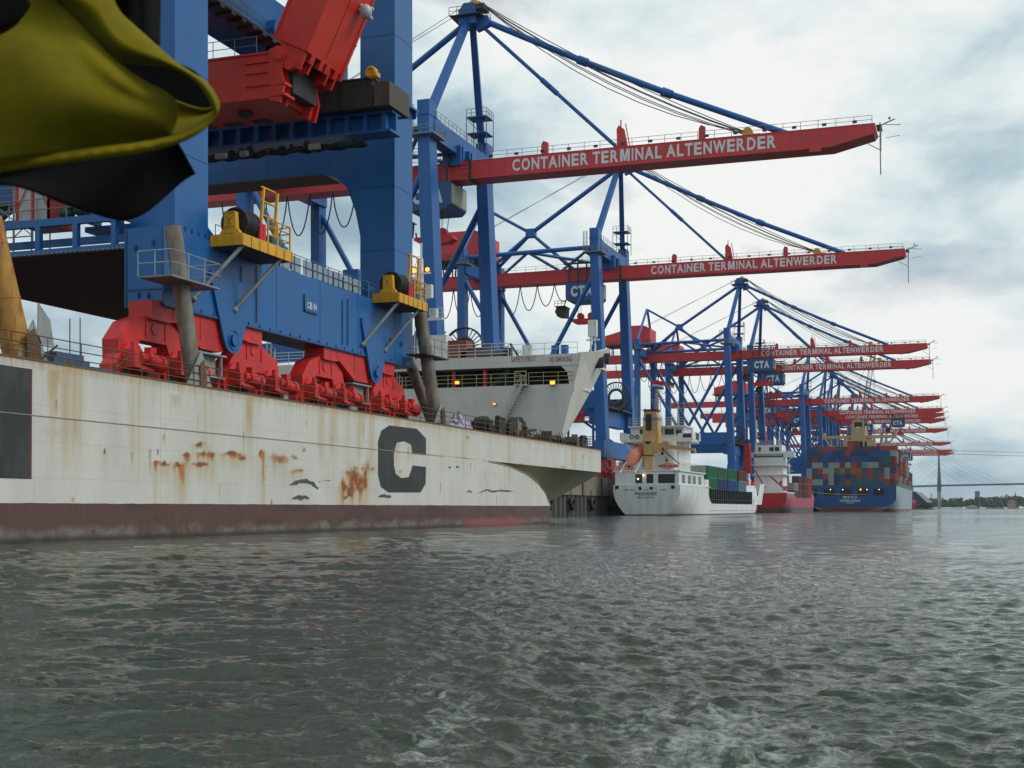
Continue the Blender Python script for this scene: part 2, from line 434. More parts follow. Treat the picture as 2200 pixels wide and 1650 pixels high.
# ---------------------------------------------------------------- heavy-lift ship
HT = 37.2                                   # plane of the ship's flat side
DK = 7.62                                   # deck height
def hull_material(name, upper, lower, zline, stains, weed=True, ztop=DK):
    m = bpy.data.materials.new(name); m.use_nodes = True
    t = m.node_tree; b = t.nodes['Principled BSDF']
    geo = N(t, 'ShaderNodeNewGeometry').outputs['Position']
    sp = N(t, 'ShaderNodeSeparateXYZ'); link(t, geo, sp.inputs[0])
    X, Y, Z = sp.outputs
    pn = noise(t, mapping(t, geo, (0.30, 0.3, 0.10)), 1.6, 5)
    fine = noise(t, mapping(t, geo, (2.6, 2.6, 0.16)), 2.2, 8, 0.7)
    blot = noise(t, geo, 0.9, 6, 0.65)
    c = mixc(t, ramp(t, pn, [(0.35, 0.0), (0.7, 1.0)]), upper, tuple(u * 0.86 for u in upper))
    # plate seams, level and upright
    for coord, per, w in ((Z, 1.55, 0.018), (X, 9.2, 0.006)):
        fr = M_(t, 'FRACT', M_(t, 'DIVIDE', M_(t, 'ADD', coord, 0.42), per))
        seam = M_(t, 'LESS_THAN', fr, w)
        c = mixc(t, M_(t, 'MULTIPLY', seam, 0.25), c, (0.2, 0.19, 0.15))
    # rust weeping down from the deck edge
    top = ramp(t, M_(t, 'DIVIDE', M_(t, 'SUBTRACT', ztop, Z), 4.0), [(0.0, 1.0), (0.12, 0.45), (0.6, 0.0)])
    weep = M_(t, 'MULTIPLY', ramp(t, M_(t, 'ADD', M_(t, 'MULTIPLY', fine, 0.7), M_(t, 'MULTIPLY', top, 0.26)), [(0.43, 0.0), (0.66, 0.8)]), top, True)
    c = mixc(t, weep, c, (0.36, 0.20, 0.06))
    gen = ramp(t, fine, [(0.55, 0.0), (0.78, 0.26)])
    c = mixc(t, gen, c, (0.42, 0.29, 0.13))
    if stains:      # wounds and runs mapped over the plating, broken up by fine grain
        for nm, col, lo, hi in (('run_yellow', (0.44, 0.29, 0.09), .26, .85), ('run_rust', (0.42, 0.16, 0.028), .26, .66), ('bare_rust', (0.24, 0.08, 0.022), .50, .74), ('blue_run', (0.05, 0.16, 0.30), .3, .6)):
            k = N(t, 'ShaderNodeAttribute', attribute_name=nm).outputs['Fac']
            k = M_(t, 'MULTIPLY', ramp(t, M_(t, 'ADD', M_(t, 'MULTIPLY', k, 0.75), M_(t, 'MULTIPLY', M_(t, 'ADD', fine, blot), 0.22)), [(lo, 0.0), (hi + .12, 1.0)]), M_(t, 'MULTIPLY', k, 3.0, True))
            c = mixc(t, k, c, col)
    # antifouling below the load line
    wob = M_(t, 'ADD', Z, M_(t, 'MULTIPLY', M_(t, 'SUBTRACT', blot, 0.5), 0.10))
    red = mixc(t, ramp(t, fine, [(0.35, 0.0), (0.7, 0.6)]), lower, tuple(u * 0.55 for u in lower))
    red = mixc(t, ramp(t, noise(t, mapping(t, geo, (.16, .16, .5)), 1.0, 5, .6), [(.48, 0.), (.62, .75)]), red, tuple(u * .45 for u in lower))
    if weed:
        wz_ = ramp(t, M_(t, 'ADD', Z, M_(t, 'MULTIPLY', M_(t, 'SUBTRACT', pn, 0.5), 1.2)), [(0.38, 1.0), (0.66, 0.0)])
        red = mixc(t, M_(t, 'MULTIPLY', M_(t, 'MULTIPLY', wz_, ramp(t, blot, [(0.38, 0.0), (0.6, 1.0)])), 0.75), red, (0.20, 0.19, 0.16))
        wet = ramp(t, Z, [(0.05, 0.85), (0.25, 0.0)])
        red = mixc(t, wet, red, (0.02, 0.02, 0.018))
        fresh = M_(t, 'MULTIPLY', ramp(t, M_(t, 'ADD', M_(t, 'DIVIDE', M_(t, 'ABSOLUTE', M_(t, 'SUBTRACT', X, 104)), 9.0), M_(t, 'MULTIPLY', M_(t, 'SUBTRACT', blot, 0.5), 1.1)), [(0.6, 1.0), (1.0, 0.0)]), ramp(t, M_(t, 'ADD', Z, M_(t, 'MULTIPLY', M_(t, 'SUBTRACT', pn, 0.5), 0.8)), [(0.35, 1.0), (0.8, 0.0)]))
        red = mixc(t, M_(t, 'MULTIPLY', fresh, 0.7), red, (0.30, 0.055, 0.05))
    c = mixc(t, M_(t, 'LESS_THAN', wob, zline), c, red)
    link(t, c, b.inputs['Base Color'])
    b.inputs['Roughness'].default_value = 0.55
    bn = N(t, 'ShaderNodeBump'); bn.inputs['Strength'].default_value = 0.45; bn.inputs['Distance'].default_value = 0.08
    link(t, noise(t, mapping(t, geo, (0.35, 0.35, 0.6)), 1.0, 2), bn.inputs['Height']); link(t, bn.outputs[0], b.inputs['Normal'])
    return m
RU = (0.36, 0.13, 0.025); RD = (0.17, 0.05, 0.02); YR = (0.42, 0.27, 0.08)
def hp(x, y): 
    p = at(x, y, t=HT); return p.x, p.z
stains = []
for (x, y, wx, wz, drip, amt, col) in [
    (118, 800, 0.5, 0.15, 5.5, 0.6, YR), (110, 930, 0.7, 0.5, 2.5, 0.35, YR), (225, 970, 0.08, 0.1, 0.9, 0.8, RU),
    (335, 996, 0.14, 0.05, 2.2, 0.9, RU), (350, 996, 0.8, 0.05, 0.5, 0.9, RU), (385, 996, 0.5, 0.05, 1.6, 0.9, RU), (430, 998, 0.8, 0.05, 0.5, 0.9, RU),
    (340, 970, 0.1, 0.25, 0.5, 0.9, RD), (430, 955, 0.5, 0.08, 0.3, 0.8, RU), (440, 975, 0.7, 0.08, 0.7, 0.7, RU), (500, 975, 1.0, 0.06, 0.5, 0.8, RU),
    (562, 975, 0.3, 0.2, 3.2, 0.85, RU), (575, 1000, 0.25, 0.1, 0.5, 0.8, RD), (630, 985, 0.8, 0.4, 0.4, 0.6, RD), (655, 968, 0.35, 0.3, 0.5, 0.7, RD),
    (375, 850, 0.5, 0.2, 4.5, 0.35, YR), (545, 845, 0.5, 0.2, 3.0, 0.3, YR), (780, 885, 0.6, 0.2, 4.5, 0.5, YR),
    (765, 1035, 0.95, 0.7, 2.4, 0.95, RU), (757, 1015, 0.9, 0.12, 1.0, 0.9, RU), (785, 1030, 0.25, 0.8, 2.2, 0.95, RU), (752, 1060, 0.5, 0.3, 1.4, 0.9, RU), (640, 1012, 0.8, 0.1, 0.6, 0.6, RU), (820, 1012, 0.5, 0.1, 0.6, 0.6, RU), (400, 975, 0.35, 0.06, 1.0, 0.8, RU), (455, 978, 0.3, 0.06, 1.0, 0.8, RU), (520, 985, 0.6, 0.06, 0.8, 0.7, RU), (738, 1045, 0.35, 0.4, 1.6, 0.9, RU), (770, 1040, 1.1, 0.5, 2.0, 1.0, RU), (748, 1050, 0.9, 0.2, 1.2, 1.0, RU), (790, 1000, 0.3, 0.6, 1.8, 0.8, RU), (690, 955, 0.5, 0.3, 2.2, 0.5, YR), (600, 985, 1.2, 0.3, 1.0, 0.5, RU), (742, 1068, 0.4, 0.2, 0.4, 0.9, RD), (770, 1005, 1.0, 0.1, 0.3, 0.7, RU),
    (700, 1035, 1.6, 0.12, 0.15, 0.7, RD), (800, 1008, 0.5, 0.2, 0.3, 0.5, RU), (860, 1010, 0.4, 0.05, 0.2, 0.6, RU),
    (985, 1005, 0.3, 0.1, 0.2, 0.7, RD), (1040, 985, 0.5, 0.1, 2.0, 0.3, YR), (1150, 1030, 1.0, 0.5, 2.5, 0.5, YR), (1118, 1010, 0.6, 0.3, 2.5, 0.4, YR),
    (1005, 940, 0.4, 0.2, 1.4, 0.5, RU), (1252, 985, 0.25, 0.5, 1.5, 0.7, RD), (1210, 1003, 0.9, 0.12, 0.3, 0.6, RU), (1120, 998, 0.6, 0.12, 0.3, 0.6, RU),
    (1105, 940, 0.3, 0.2, 1.4, 0.4, RU), (640, 1075, 1.5, 0.2, 0.3, 0.6, RD)]:
    sx, sz = hp(x, y); stains.append((sx, sz, wx, wz, drip, amt, col))
sx, sz = hp(690, 868); stains.append((sx, sz, 0.22, 0.1, 3.4, 0.75, (0.05, 0.16, 0.30)))
HULL = hull_material('stained_white_hull', (0.61, 0.61, 0.56), (0.115, 0.055, 0.045), 1.62, stains)

ship = thing('heavy_lift_ship', 'rust-streaked white heavy-lift ship with a dark red bottom, carrying the nearest crane', 'ship', (80, HT, 0))
knuckle = [hp(*p) for p in ((940, 979), (1000, 984), (1050, 991), (1095, 1002), (1130, 1018), (1155, 1037), (1172, 1060), (1182, 1085))]
stem = [(118.2, 0.6), (117.8, -1.2)]
endc = (136.4, 5.26)
side = [(-60, -1.2), (-60, DK), (136.4, DK), endc] + [(knuckle[0][0], knuckle[0][1])] + knuckle[1:] + stem
mb = MB(); n = len(side)
kx0, kz0 = knuckle[0]
def kn(x):
    return float(np.interp(x, [p[0] for p in knuckle], [p[1] for p in knuckle]))
def plating(x0, x1, zlo, zhi, step=.16):
    nx, nz = max(2, int((x1 - x0) / step)), max(4, int(max(zhi(x0) - zlo(x0), zhi(x1) - zlo(x1)) / .11))
    def fn(u, v): x = x0 + (x1 - x0) * u; return (x, HT, zlo(x) + (zhi(x) - zlo(x)) * v)
    mb.grid(fn, nx, nz, False)
strip_z = lambda x: kz0 + (endc[1] - kz0) * (x - kx0) / (136.4 - kx0)
mb.add([(-60, HT, -1.2), (40, HT, -1.2), (40, HT, DK), (-60, HT, DK)], [(0, 1, 2, 3)])
plating(40, kx0, lambda x: -1.2, lambda x: DK)
plating(kx0, 118.2, lambda x: -1.2, kn)
plating(kx0, 136.4, strip_z, lambda x: DK)
mb.add([(-60, HT, DK), (136.4, HT, DK), (136.4, 82.0, DK), (-60, 82.0, DK)], [(0, 1, 2, 3)])
mb.add([(136.4, HT, endc[1]), (136.4, HT, DK), (136.4, 82.0, DK), (136.4, 82.0, endc[1])], [(0, 3, 2, 1)])
mb.add([(-60, 82.0, -1.2), (-60, 82.0, DK), (136.4, 82.0, DK), (136.4, 82.0, endc[1]), (118, 82.0, -1.2)], [(0, 1, 2, 3, 4)])
mb.add([(-60, HT, -1.2), (-60, HT, DK), (-60, 82.0, DK), (-60, 82.0, -1.2)], [(0, 1, 2, 3)])
hull_o = mb.build('hull', HULL, ship)
def stain_maps(me):
    n = len(me.vertices); co = np.zeros(n * 3, dtype=np.float32); me.vertices.foreach_get('co', co); co = co.reshape(-1, 3)
    X, Z = co[:, 0] + ship.location.x, co[:, 2] + ship.location.z
    rng = np.random.default_rng(12)
    def vnoise(x, z, sx, sz):
        g = rng.random((400, 160)); u = np.clip((x + 2) * sx, 0, None) % 398; w = np.clip((z + 2) * sz, 0, None) % 158
        i, j = u.astype(int), w.astype(int); f, h = u - i, w - j
        return (g[i, j] * (1 - f) + g[i + 1, j] * f) * (1 - h) + (g[i, j + 1] * (1 - f) + g[i + 1, j + 1] * f) * h
    maps = {k: np.zeros(n) for k in ('run_yellow', 'run_rust', 'bare_rust', 'blue_run')}
    keys = {YR: 'run_yellow', RU: 'run_rust', RD: 'bare_rust'}
    for (sx, sz, wx, wz, drip, amt, col) in stains:
        dx = np.abs(X - sx) / wx
        inx = np.clip(1.25 - dx, 0, 1) ** .6
        colr = .5 * vnoise(X, Z * 0, 3.0, 0) + .5 * vnoise(X, Z * 0, 6.5, 0)
        L = drip * (.08 + 1.5 * colr ** 3)
        dz = sz - Z + (vnoise(X, Z, 2.0, 1.0) - .5) * .5 * min(1, wz + .2)
        run = np.where(dz >= 0, np.clip(1 - dz / L, 0, 1) ** .8, np.clip(1 + dz / wz, 0, 1))
        k = inx * run * (.55 + .6 * vnoise(X, Z, 3.0, 2.2)) * amt
        nm = keys.get(col, 'blue_run'); maps[nm] = np.maximum(maps[nm], k)
        if col == RU:
            halo = np.clip(1.3 - np.abs(X - sx) / (wx * 1.8 + .15), 0, 1) * np.where(dz >= 0, np.clip(1 - dz / (drip * 1.9 + .4), 0, 1), np.clip(1 + dz / (wz * 2), 0, 1)) * amt * .55 * (.3 + colr)
            maps['run_yellow'] = np.maximum(maps['run_yellow'], halo)
        if col == RU:     # darkest where the paint is gone
            core = inx * np.exp(-(dz / (wz + .12)) ** 2) * (vnoise(X, Z, 3.5, 3.5) > .45) * amt * .8
            maps['bare_rust'] = np.maximum(maps['bare_rust'], core)
    for i in range(26):     # broad faint weeping bands
        sx = rng.uniform(44, 135); w = rng.uniform(.3, 1.1); k = np.clip(1.2 - np.abs(X - sx) / w, 0, 1) * np.clip((Z - rng.uniform(.8, 4)) / 3, 0, 1) * rng.uniform(.12, .34) * (.4 + 1.2 * vnoise(X, Z * 0, 5, 0))
        maps['run_yellow'] = np.maximum(maps['run_yellow'], k)
    # scattered pocks and thin runs everywhere along the side
    for i in range(170):
        sx, sz = rng.uniform(44, 135), rng.uniform(1.8, 7.2); w = rng.uniform(.04, .11); L = rng.uniform(.3, 2.2) if i % 3 != 2 else rng.uniform(.05, .15)
        dz = sz - Z; k = np.clip(1.2 - np.abs(X - sx) / w, 0, 1) * np.where(dz >= 0, np.clip(1 - dz / L, 0, 1), np.clip(1 + dz / .1, 0, 1)) * rng.uniform(.2, .6)
        nm = ('run_rust', 'run_yellow', 'bare_rust')[i % 3]; maps[nm] = np.maximum(maps[nm], k)
    for k, v in maps.items():
        a = me.attributes.new(k, 'FLOAT', 'POINT'); a.data.foreach_set('value', np.clip(v * 1.6, 0, 1).astype(np.float32))
stain_maps(hull_o.data)
MB().prism([(HT + .01, 5.30), (HT - .03, 5.31), (HT - .03, 5.345), (HT + .01, 5.35)], 'x', 20, kx0 + 1).build('plate_ledge', paint('seam_shadow_grey', (.33, .32, .27), .7, .5, 1.5, 1), ship)  # plate seam ledge, painted grey to carry the dark shadow line
# hollow flare under the sponson
def flare(u, v):
    i = u * (len(knuckle) - 1); a = min(int(i), len(knuckle) - 2); f = i - a
    kx = knuckle[a][0] * (1 - f) + knuckle[a + 1][0] * f; kz = knuckle[a][1] * (1 - f) + knuckle[a + 1][1] * f
    cx, cy, cz = 136.4 - 6.6 * u ** 1.2, HT + 4.4 * u, 5.26 - 3.5 * u
    w = v ** 1.0
    sag = 1.7 * math.sin(math.pi * v) * (0.25 + 0.75 * u)
    return (kx * (1 - w) + cx * w, HT * (1 - w) + cy * w + sag, kz * (1 - w) + cz * w + 0.25 * math.sin(math.pi * v))
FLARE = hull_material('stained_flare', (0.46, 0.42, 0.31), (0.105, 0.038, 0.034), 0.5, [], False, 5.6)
mb = MB().grid(flare, 28, 18)
mb.add([(118.2, HT, 0.6), (117.8, HT, -1.2), (126, 46, -1.2), (129.8, 41.6, 1.76), (118.0, HT, 1.7)], [(0, 1, 2, 3, 4)])
mb.build('flare', FLARE, ship)
mb = MB()
for a, b in zip(knuckle[2:-1], knuckle[3:]):
    mb.tube((a[0], HT + 0.02, a[1]), (b[0], HT + 0.02, b[1]), 0.07, 8)
mb.build('rubbing_bar', paint('rusty_bar', (0.35, 0.27, 0.14), 0.7, 0.4, 1.0, 1.0, rust=0.4), ship)
DECK = paint('rusty_deck', (0.10, 0.05, 0.035), 0.8, 0.4, 0.5, 1.0, rust=0.4)
MB().box(-59, 136.2, HT + 0.15, 81.8, DK + 0.004, DK + 0.03).build('deck', DECK, ship)
mb = MB().box(-59, 136.3, HT - 0.02, HT + 0.12, DK, DK + 0.10)
mb.build('deck_edge', RAILMAT, ship)
mb = MB().rail([(20, HT + 0.25, DK), (40, HT + 0.25, DK)], 1.1, 2.2, 3, 0.028)
mb.rail([(40, HT + 0.25, DK), (108, HT + 0.25, DK)], 1.15, 2.3, 3, 0.028)
rr = random.Random(3)
for i in range(28):
    x = 108 + i
    mb.tube((x, HT + 0.25, DK), (x + rr.uniform(-.1, .1), HT + 0.3, DK + rr.uniform(0.8, 1.25)), 0.035, 4)
mb.tube((108, HT + 0.25, DK + .55), (136, HT + 0.25, DK + .5), 0.02, 4)
for x in (47.5, 52.6): mb.tube((x, HT + 0.3, DK + .9), (x - 0.75, HT + 0.9, DK), 0.05, 4)
mb.build('railing', RAILMAT, ship)
# painted letters on the side
BLK = paint('black_lettering', (0.028, 0.032, 0.034), 0.6, 0.3, 0.8, 0.3, dirtamt=0.3, dirt=(0.12, 0.12, 0.11))
def sidepoly(pts, name, mat, off=0.012):
    mb = MB(); k = len(pts)
    mb.add([(p[0], HT - off, p[1]) for p in pts], [tuple(range(k))[::-1]])
    return mb.build(name, mat, ship)
cpx = [(836, 914), (895, 921), (915, 942), (915, 978), (886, 975), (883, 955), (868, 948), (852, 951), (846, 975), (846, 1000), (850, 1018), (862, 1027), (878, 1025), (884, 1008), (886, 1000), (915, 1003), (914, 1040), (903, 1058), (834, 1058), (818, 1046), (812, 1020), (812, 948), (819, 925)]
sidepoly([hp(*p) for p in cpx], 'letter', BLK)
x1, z1 = hp(67, 793); _, z0 = hp(61, 1029)
zt, zb = z1, z0
sidepoly([(x1 - 13.5, zb), (x1 - 13.5, zt), (x1 - 9.5, zt), (x1 - 6.8, zb + 2.2), (x1 - 4.0, zt), (x1, zt), (x1 - 0.05, zb), (x1 - 3.4, zb), (x1 - 3.4, zt - 2.0), (x1 - 6.0, zb + 0.2), (x1 - 7.6, zb + 0.2), (x1 - 10.2, zt - 2.0), (x1 - 10.2, zb)], 'letter', BLK)
MB().add([(x1, HT - 0.012, zt), (x1 + 0.06, HT - 0.012, zt), (x1 + 0.02, HT - 0.012, zb), (x1 - 0.05, HT - 0.012, zb)], [(0, 1, 2, 3)]).build('letter_edge', paint('red_edge', (0.3, 0.03, 0.02)), ship)
SCR = paint('scraped_paint', (0.09, 0.095, 0.11), 0.7, 0.5, 2.0, 0.8)
def scrape(pts, th):
    """ragged scuff along a line of photo-surveyed points on the side"""
    rr = random.Random(len(pts) * 7 + int(pts[0][0]))
    up, dn = [], []
    for i in range(len(pts) - 1):
        for k in range(5):
            f = k / 5; x = pts[i][0] * (1 - f) + pts[i + 1][0] * f; y = pts[i][1] * (1 - f) + pts[i + 1][1] * f
            e = min(1, 4 * min((i + f) / (len(pts) - 1), 1 - (i + f) / (len(pts) - 1)) + 0.15)
            up.append((x, y - th * e * rr.uniform(0.5, 1.1))); dn.append((x, y + th * e * rr.uniform(0.3, 1.1)))
    sidepoly([hp(*p) for p in up + dn[::-1]], 'paint_scrape', SCR)
scrape([(622, 1042), (640, 1035), (660, 1034), (675, 1042), (686, 1052)], 6)
scrape([(627, 1071), (645, 1068), (668, 1071)], 5)
scrape([(812, 1067), (828, 1066), (843, 1067)], 4)
scrape([(1026, 1060), (1045, 1052), (1058, 1056), (1075, 1054), (1090, 1055), (1106, 1055)], 2.2)
scrape([(1002, 1058), (1008, 1054), (1016, 1060)], 2.0)
for (x, y) in ((966, 1004), (982, 1003)):
    sidepoly([hp(x - 3, y), hp(x, y - 3), hp(x + 3, y), hp(x, y + 3)], 'paint_scrape', SCR)
# forecastle: a raked bow block rising behind the deck end
FS = 129.0
FW = hull_material('forecastle_white', (0.68, 0.67, 0.61), (0.5, 0.5, 0.5), -50, [], False, 30.0)
F1, F2 = 14.2, 17.3        # forecastle working deck and bulwark top
def lean(z): return 39.7 - 2.5 * (z - DK) / (F2 - DK)
mb = MB()
mb.prism([(lean(DK), DK), (74, DK), (74, F1), (lean(F1), F1)], 'x', FS, FS + .3)
mb.prism([(lean(F1) + .002, F1), (lean(F1) + .02, F1 - 1), (lean(F1) + .5, F1 + .01)], 'x', FS + .05, FS + .2)
mb.box(FS + 0.3, FS + 7, lean(F1) + .2, 74, F1 - .3, F1)
mb.box(FS + 0.05, FS + 12, lean(F2) + .5, 74, F2 - .7, F2 - .4)
mb.prism([(lean(F1), F1), (lean(F1) + .55, F1), (lean(F1) + .75, F1 + 1.2), (lean(F1) + 1.5, F2 - 1.15), (lean(F2 - 1.15), F2 - 1.15)], 'x', FS, FS + .3)
mb.build('forecastle', FW, ship)
MB().prism([(lean(F2 - 1.2), F2 - 1.2), (74, F2 - 1.2), (74, F2), (lean(F2), F2)], 'x', FS - .05, FS + .2).build('bulwark', FW, ship)
for sg, yc in ((1, 0), (-1, 113.4)):
    Y_ = lambda y: yc + sg * y
    pv = [(FS, Y_(39.7), DK), (FS + .02, Y_(lean(F2) - .02), F2 + .1), (FS + 6, Y_(36.9), F2 + .9), (FS + 11.6, Y_(37.3), F2 + 1.8), (FS + 12.6, Y_(37.5), F2 + 1.5), (FS + 8, Y_(38.2), 14.6), (FS + 4, Y_(39.0), 11.0), (FS + 1.2, Y_(39.6), 8.4), (FS + .8, Y_(39.7), DK)]
    k = len(pv); qv = [(p[0], p[1] + sg * .5, p[2]) for p in pv]
    tri = [(0, 1, 6), (1, 2, 5), (1, 5, 6), (2, 3, 5), (3, 4, 5), (0, 6, 7), (0, 7, 8)]
    MB().add(pv + qv, tri + [tuple(k + i for i in t_[::-1]) for t_ in tri] + [(i, (i + 1) % k, k + (i + 1) % k, k + i) for i in range(k)]).build('bow_side', FW, ship)
mb = MB()     # shell plating of the stem, between the two raked sides
mb.add([(FS + .8, 39.9, DK), (FS + 12.2, 37.9, 18.6), (FS + 22, 56.7, 19.2), (FS + 8, 56.7, DK), (FS + 12.2, 75.4, 18.6), (FS + .8, 73.4, DK)], [(0, 1, 2, 3), (3, 2, 4, 5)])
mb.build('bow_shell', FW, ship)
mb = MB()
for cx, cz in ((FS + 6.6, 17.0), (FS + 8.9, 17.7)):
    mb = MB(); mb.prism([(cx + (0.42 if i in (0,) else .35) * math.cos(a) * 0.9 + 0.3 * math.sin(a), cz + 0.62 * math.sin(a)) for i, a in enumerate([2 * math.pi * k / 14 for k in range(14)])], 'y', 37.0 - .35, 37.6)
    mb.build('fairlead', BLACK, ship)
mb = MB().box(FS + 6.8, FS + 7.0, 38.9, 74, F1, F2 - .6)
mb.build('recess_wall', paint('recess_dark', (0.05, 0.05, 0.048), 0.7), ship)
mb = MB()
for x in (975, 1042):
    p = at(x, 800, s=FS + 0.6); mb.tube((p.x, p.y, F1), (p.x, p.y, F2 - .7), 0.22, 10)
    mb.build('post', RED, ship); mb = MB()
def T(x, s=FS): return at(x, 800, s=s).y
mb = MB().rail([(FS - 0.05, T(1232), F1), (FS - 0.05, T(1136), F1)], 1.25, 1.6, 3, 0.035).rail([(FS - 0.05, T(1118), F1), (FS - 0.05, 73, F1)], 1.25, 1.6, 3, 0.035)
mb.rail([(FS - 0.9, T(1136), F1), (FS - 0.9, T(1112), F1)], 1.35, 1.4, 3, 0.045)
mb.build('railing', RAILY, ship)
mb = MB().rail([(FS + 0.1, T(1240), F2), (FS + 0.1, T(1100), F2)], 1.2, 2.0, 2, 0.03).rail([(FS + 0.3, T(1090), F2), (FS + 0.3, 73, F2)], 1.4, 1.9, 4, 0.045)
mb.build('railing', RAILW, ship)
# stairs down the forecastle front and up through the recess
def stairs(p0, p1, w, nst, mat, name):
    mb = MB(); p0, p1 = Vector(p0), Vector(p1)
    for sgn in (-1, 1):
        mb.beam(p0 + Vector((sgn * w / 2, 0, 0)), p1 + Vector((sgn * w / 2, 0, 0)), 0.06, 0.28)
        mb.tube(p0 + Vector((sgn * w / 2, 0, 1.0)), p1 + Vector((sgn * w / 2, 0, 1.0)), 0.03, 4)
        for k in range(5):
            q = p0.lerp(p1, k / 4); mb.tube(q + Vector((sgn * w / 2, 0, 0)), q + Vector((sgn * w / 2, 0, 1.0)), 0.025, 4)
    for k in range(nst):
        q = p0.lerp(p1, (k + 0.5) / nst); mb.box(q.x - w / 2, q.x + w / 2, q.y - 0.16, q.y + 0.16, q.z - 0.03, q.z + 0.03)
    return mb.build(name, mat, ship)
stairs((FS - 0.6, T(1128), F1), (FS - 0.6, T(1070), DK + 1.2), 0.9, 18, RAILW, 'stairs')
stairs((FS + 1.2, T(1108), 17.0), (FS + 1.2, T(1050), F1), 0.9, 10, GREENNET, 'stairs')
mb = MB().box(FS - 1.1, FS, T(1136), T(1110), F1 - .12, F1); mb.build('landing', RAILW, ship)
mb = MB()
def face_text(body, x0, x1, yt, yb, s, name, mat, parent, bold=0.0):
    a = at(x0, yb, s=s); b = at(x1, yb, s=s); c = at(x0, yt, s=s)
    lettering(MBT, body, (s, a.y, a.z), (0, b.y - a.y, 0), (0, 0, c.z - a.z), bold)
MBT = MB(); face_text('SAFETY FIRST', 1098, 1151, 767, 778, FS - 0.07, '', None, None); face_text('NO SMOKING', 1181, 1229, 767, 778, FS - 0.07, '', None, None)
face_text('NO SMOKING', 646, 694, 787, 797, FS - 0.07, '', None, None)
MBT.build('lettering', paint('red_lettering', (0.22, 0.02, 0.02)), ship)
for x, y, r in ((982, 822, 0.15), (1187, 822, 0.17), (1062, 868, 0.08)):
    p = at(x, y, s=FS - 0.35)
    h = MB().box(p.x - 0.0, p.x + 0.3, p.y - r * 1.7, p.y + r * 1.7, p.z - r * 1.3, p.z + r * 1.3).build('floodlight', GREY, ship)
    MB().box(p.x - 0.02, p.x - 0.005, p.y - r * 1.5, p.y + r * 1.5, p.z - r, p.z + r).build('lamp', LAMP_O, h)
# mast with deck lamps
p = at(905, 600, s=FS + 2)
mb = MB().tube((p.x, p.y, 17.0), (p.x, p.y, 28.5), 0.42, 10, 0.22).tube((p.x, p.y, 28.5), (p.x, p.y, 30.2), 0.12, 6)
mb.beam((p.x, p.y - 1.1, 26.9), (p.x, p.y + 1.1, 26.9), 0.12, 0.2).box(p.x - .3, p.x + .3, p.y - 1.3, p.y - 0.5, 24.2, 25.6)
mb.box(p.x - .4, p.x + .4, p.y - 2.6, p.y - 0.2, 21.8, 21.95).rail([(p.x - .4, p.y - 2.6, 21.95), (p.x - .4, p.y - .2, 21.95)], 1.0, 0.5, 2, .03)
mb.box(p.x - .3, p.x + .3, p.y - 1.9, p.y - 1.1, 21.95, 23.0)
mb.tube((p.x, p.y + .5, 17.0), (p.x, p.y + .4, 28), 0.05, 4).tube((p.x, p.y + .8, 17.0), (p.x, p.y + .7, 28), 0.05, 4)
mast = mb.build('mast', WHITE, ship)
for yy in (-0.8, 0.8): MB().ball((p.x - .2, p.y + yy, 27.25), 0.24).build('lamp', LAMP_O, mast)
# posts and gear on the forecastle deck
p = at(1274, 730, s=FS + 8)
mb = MB().tube((p.x, p.y - .25, 17.0), (p.x, p.y - .25, 20.2), 0.1, 6).tube((p.x, p.y + .25, 17.0), (p.x, p.y + .25, 20.2), 0.1, 6).box(p.x - .3, p.x + .3, p.y - .45, p.y + .5, 20.0, 21.8).box(p.x - .2, p.x + .2, p.y - .7, p.y + .7, 19.6, 19.75)
mb.build('signal_post', WHITE, ship)
mb = MB()
DRB = paint('dull_red_box', (0.22, 0.045, 0.035), 0.6, rust=0.1)
for x, w, h in ((970, 1.7, 2.6), (1018, 1.5, 1.3)): p = at(x, 760, s=FS + 3); MB().box(p.x, p.x + 2, p.y - w, p.y + w, 17.0, 17.0 + h).build('deck_box', DRB, ship)
mb = MB()
for x, w, h in ((940, 1.0, 3.2), (1132, .55, 1.7)): p = at(x, 760, s=FS + 2.5); MB().box(p.x, p.x + 1.5, p.y - w, p.y + w, 17.0, 17.0 + h).build('deck_box', WHITE, ship)
mb = MB()
for x in (1193, 1213, 1226): p = at(x, 760, s=FS + 4); MB().tube((p.x, p.y, 16.9), (p.x, p.y, 18.7 if x < 1220 else 17.6), 0.45, 10).build('ventilator', BLUE, ship)
mb = MB()
p = at(1050, 740, s=FS + 3.5)
mb.tube((p.x, p.y - 1.9, 17.5), (p.x, p.y + 1.2, 17.5), 1.0, 16).tube((p.x, p.y - 2.2, 18.3), (p.x, p.y + 3.4, 18.7), 0.18, 6).ring((p.x - .2, p.y, 17.5), (1, 0, 0), 0.85, 0.25).box(p.x - .5, p.x + .5, p.y - 2.6, p.y - 2, 17.0, 18.6)
p = at(1122, 740, s=FS + 3.5)
mb.tube((p.x, p.y, 17), (p.x - .5, p.y + 1.2, 19), 0.14, 6).box(p.x - .4, p.x + .4, p.y - .9, p.y + .9, 17.0, 17.4)
mb.build('winch', DARK, ship)
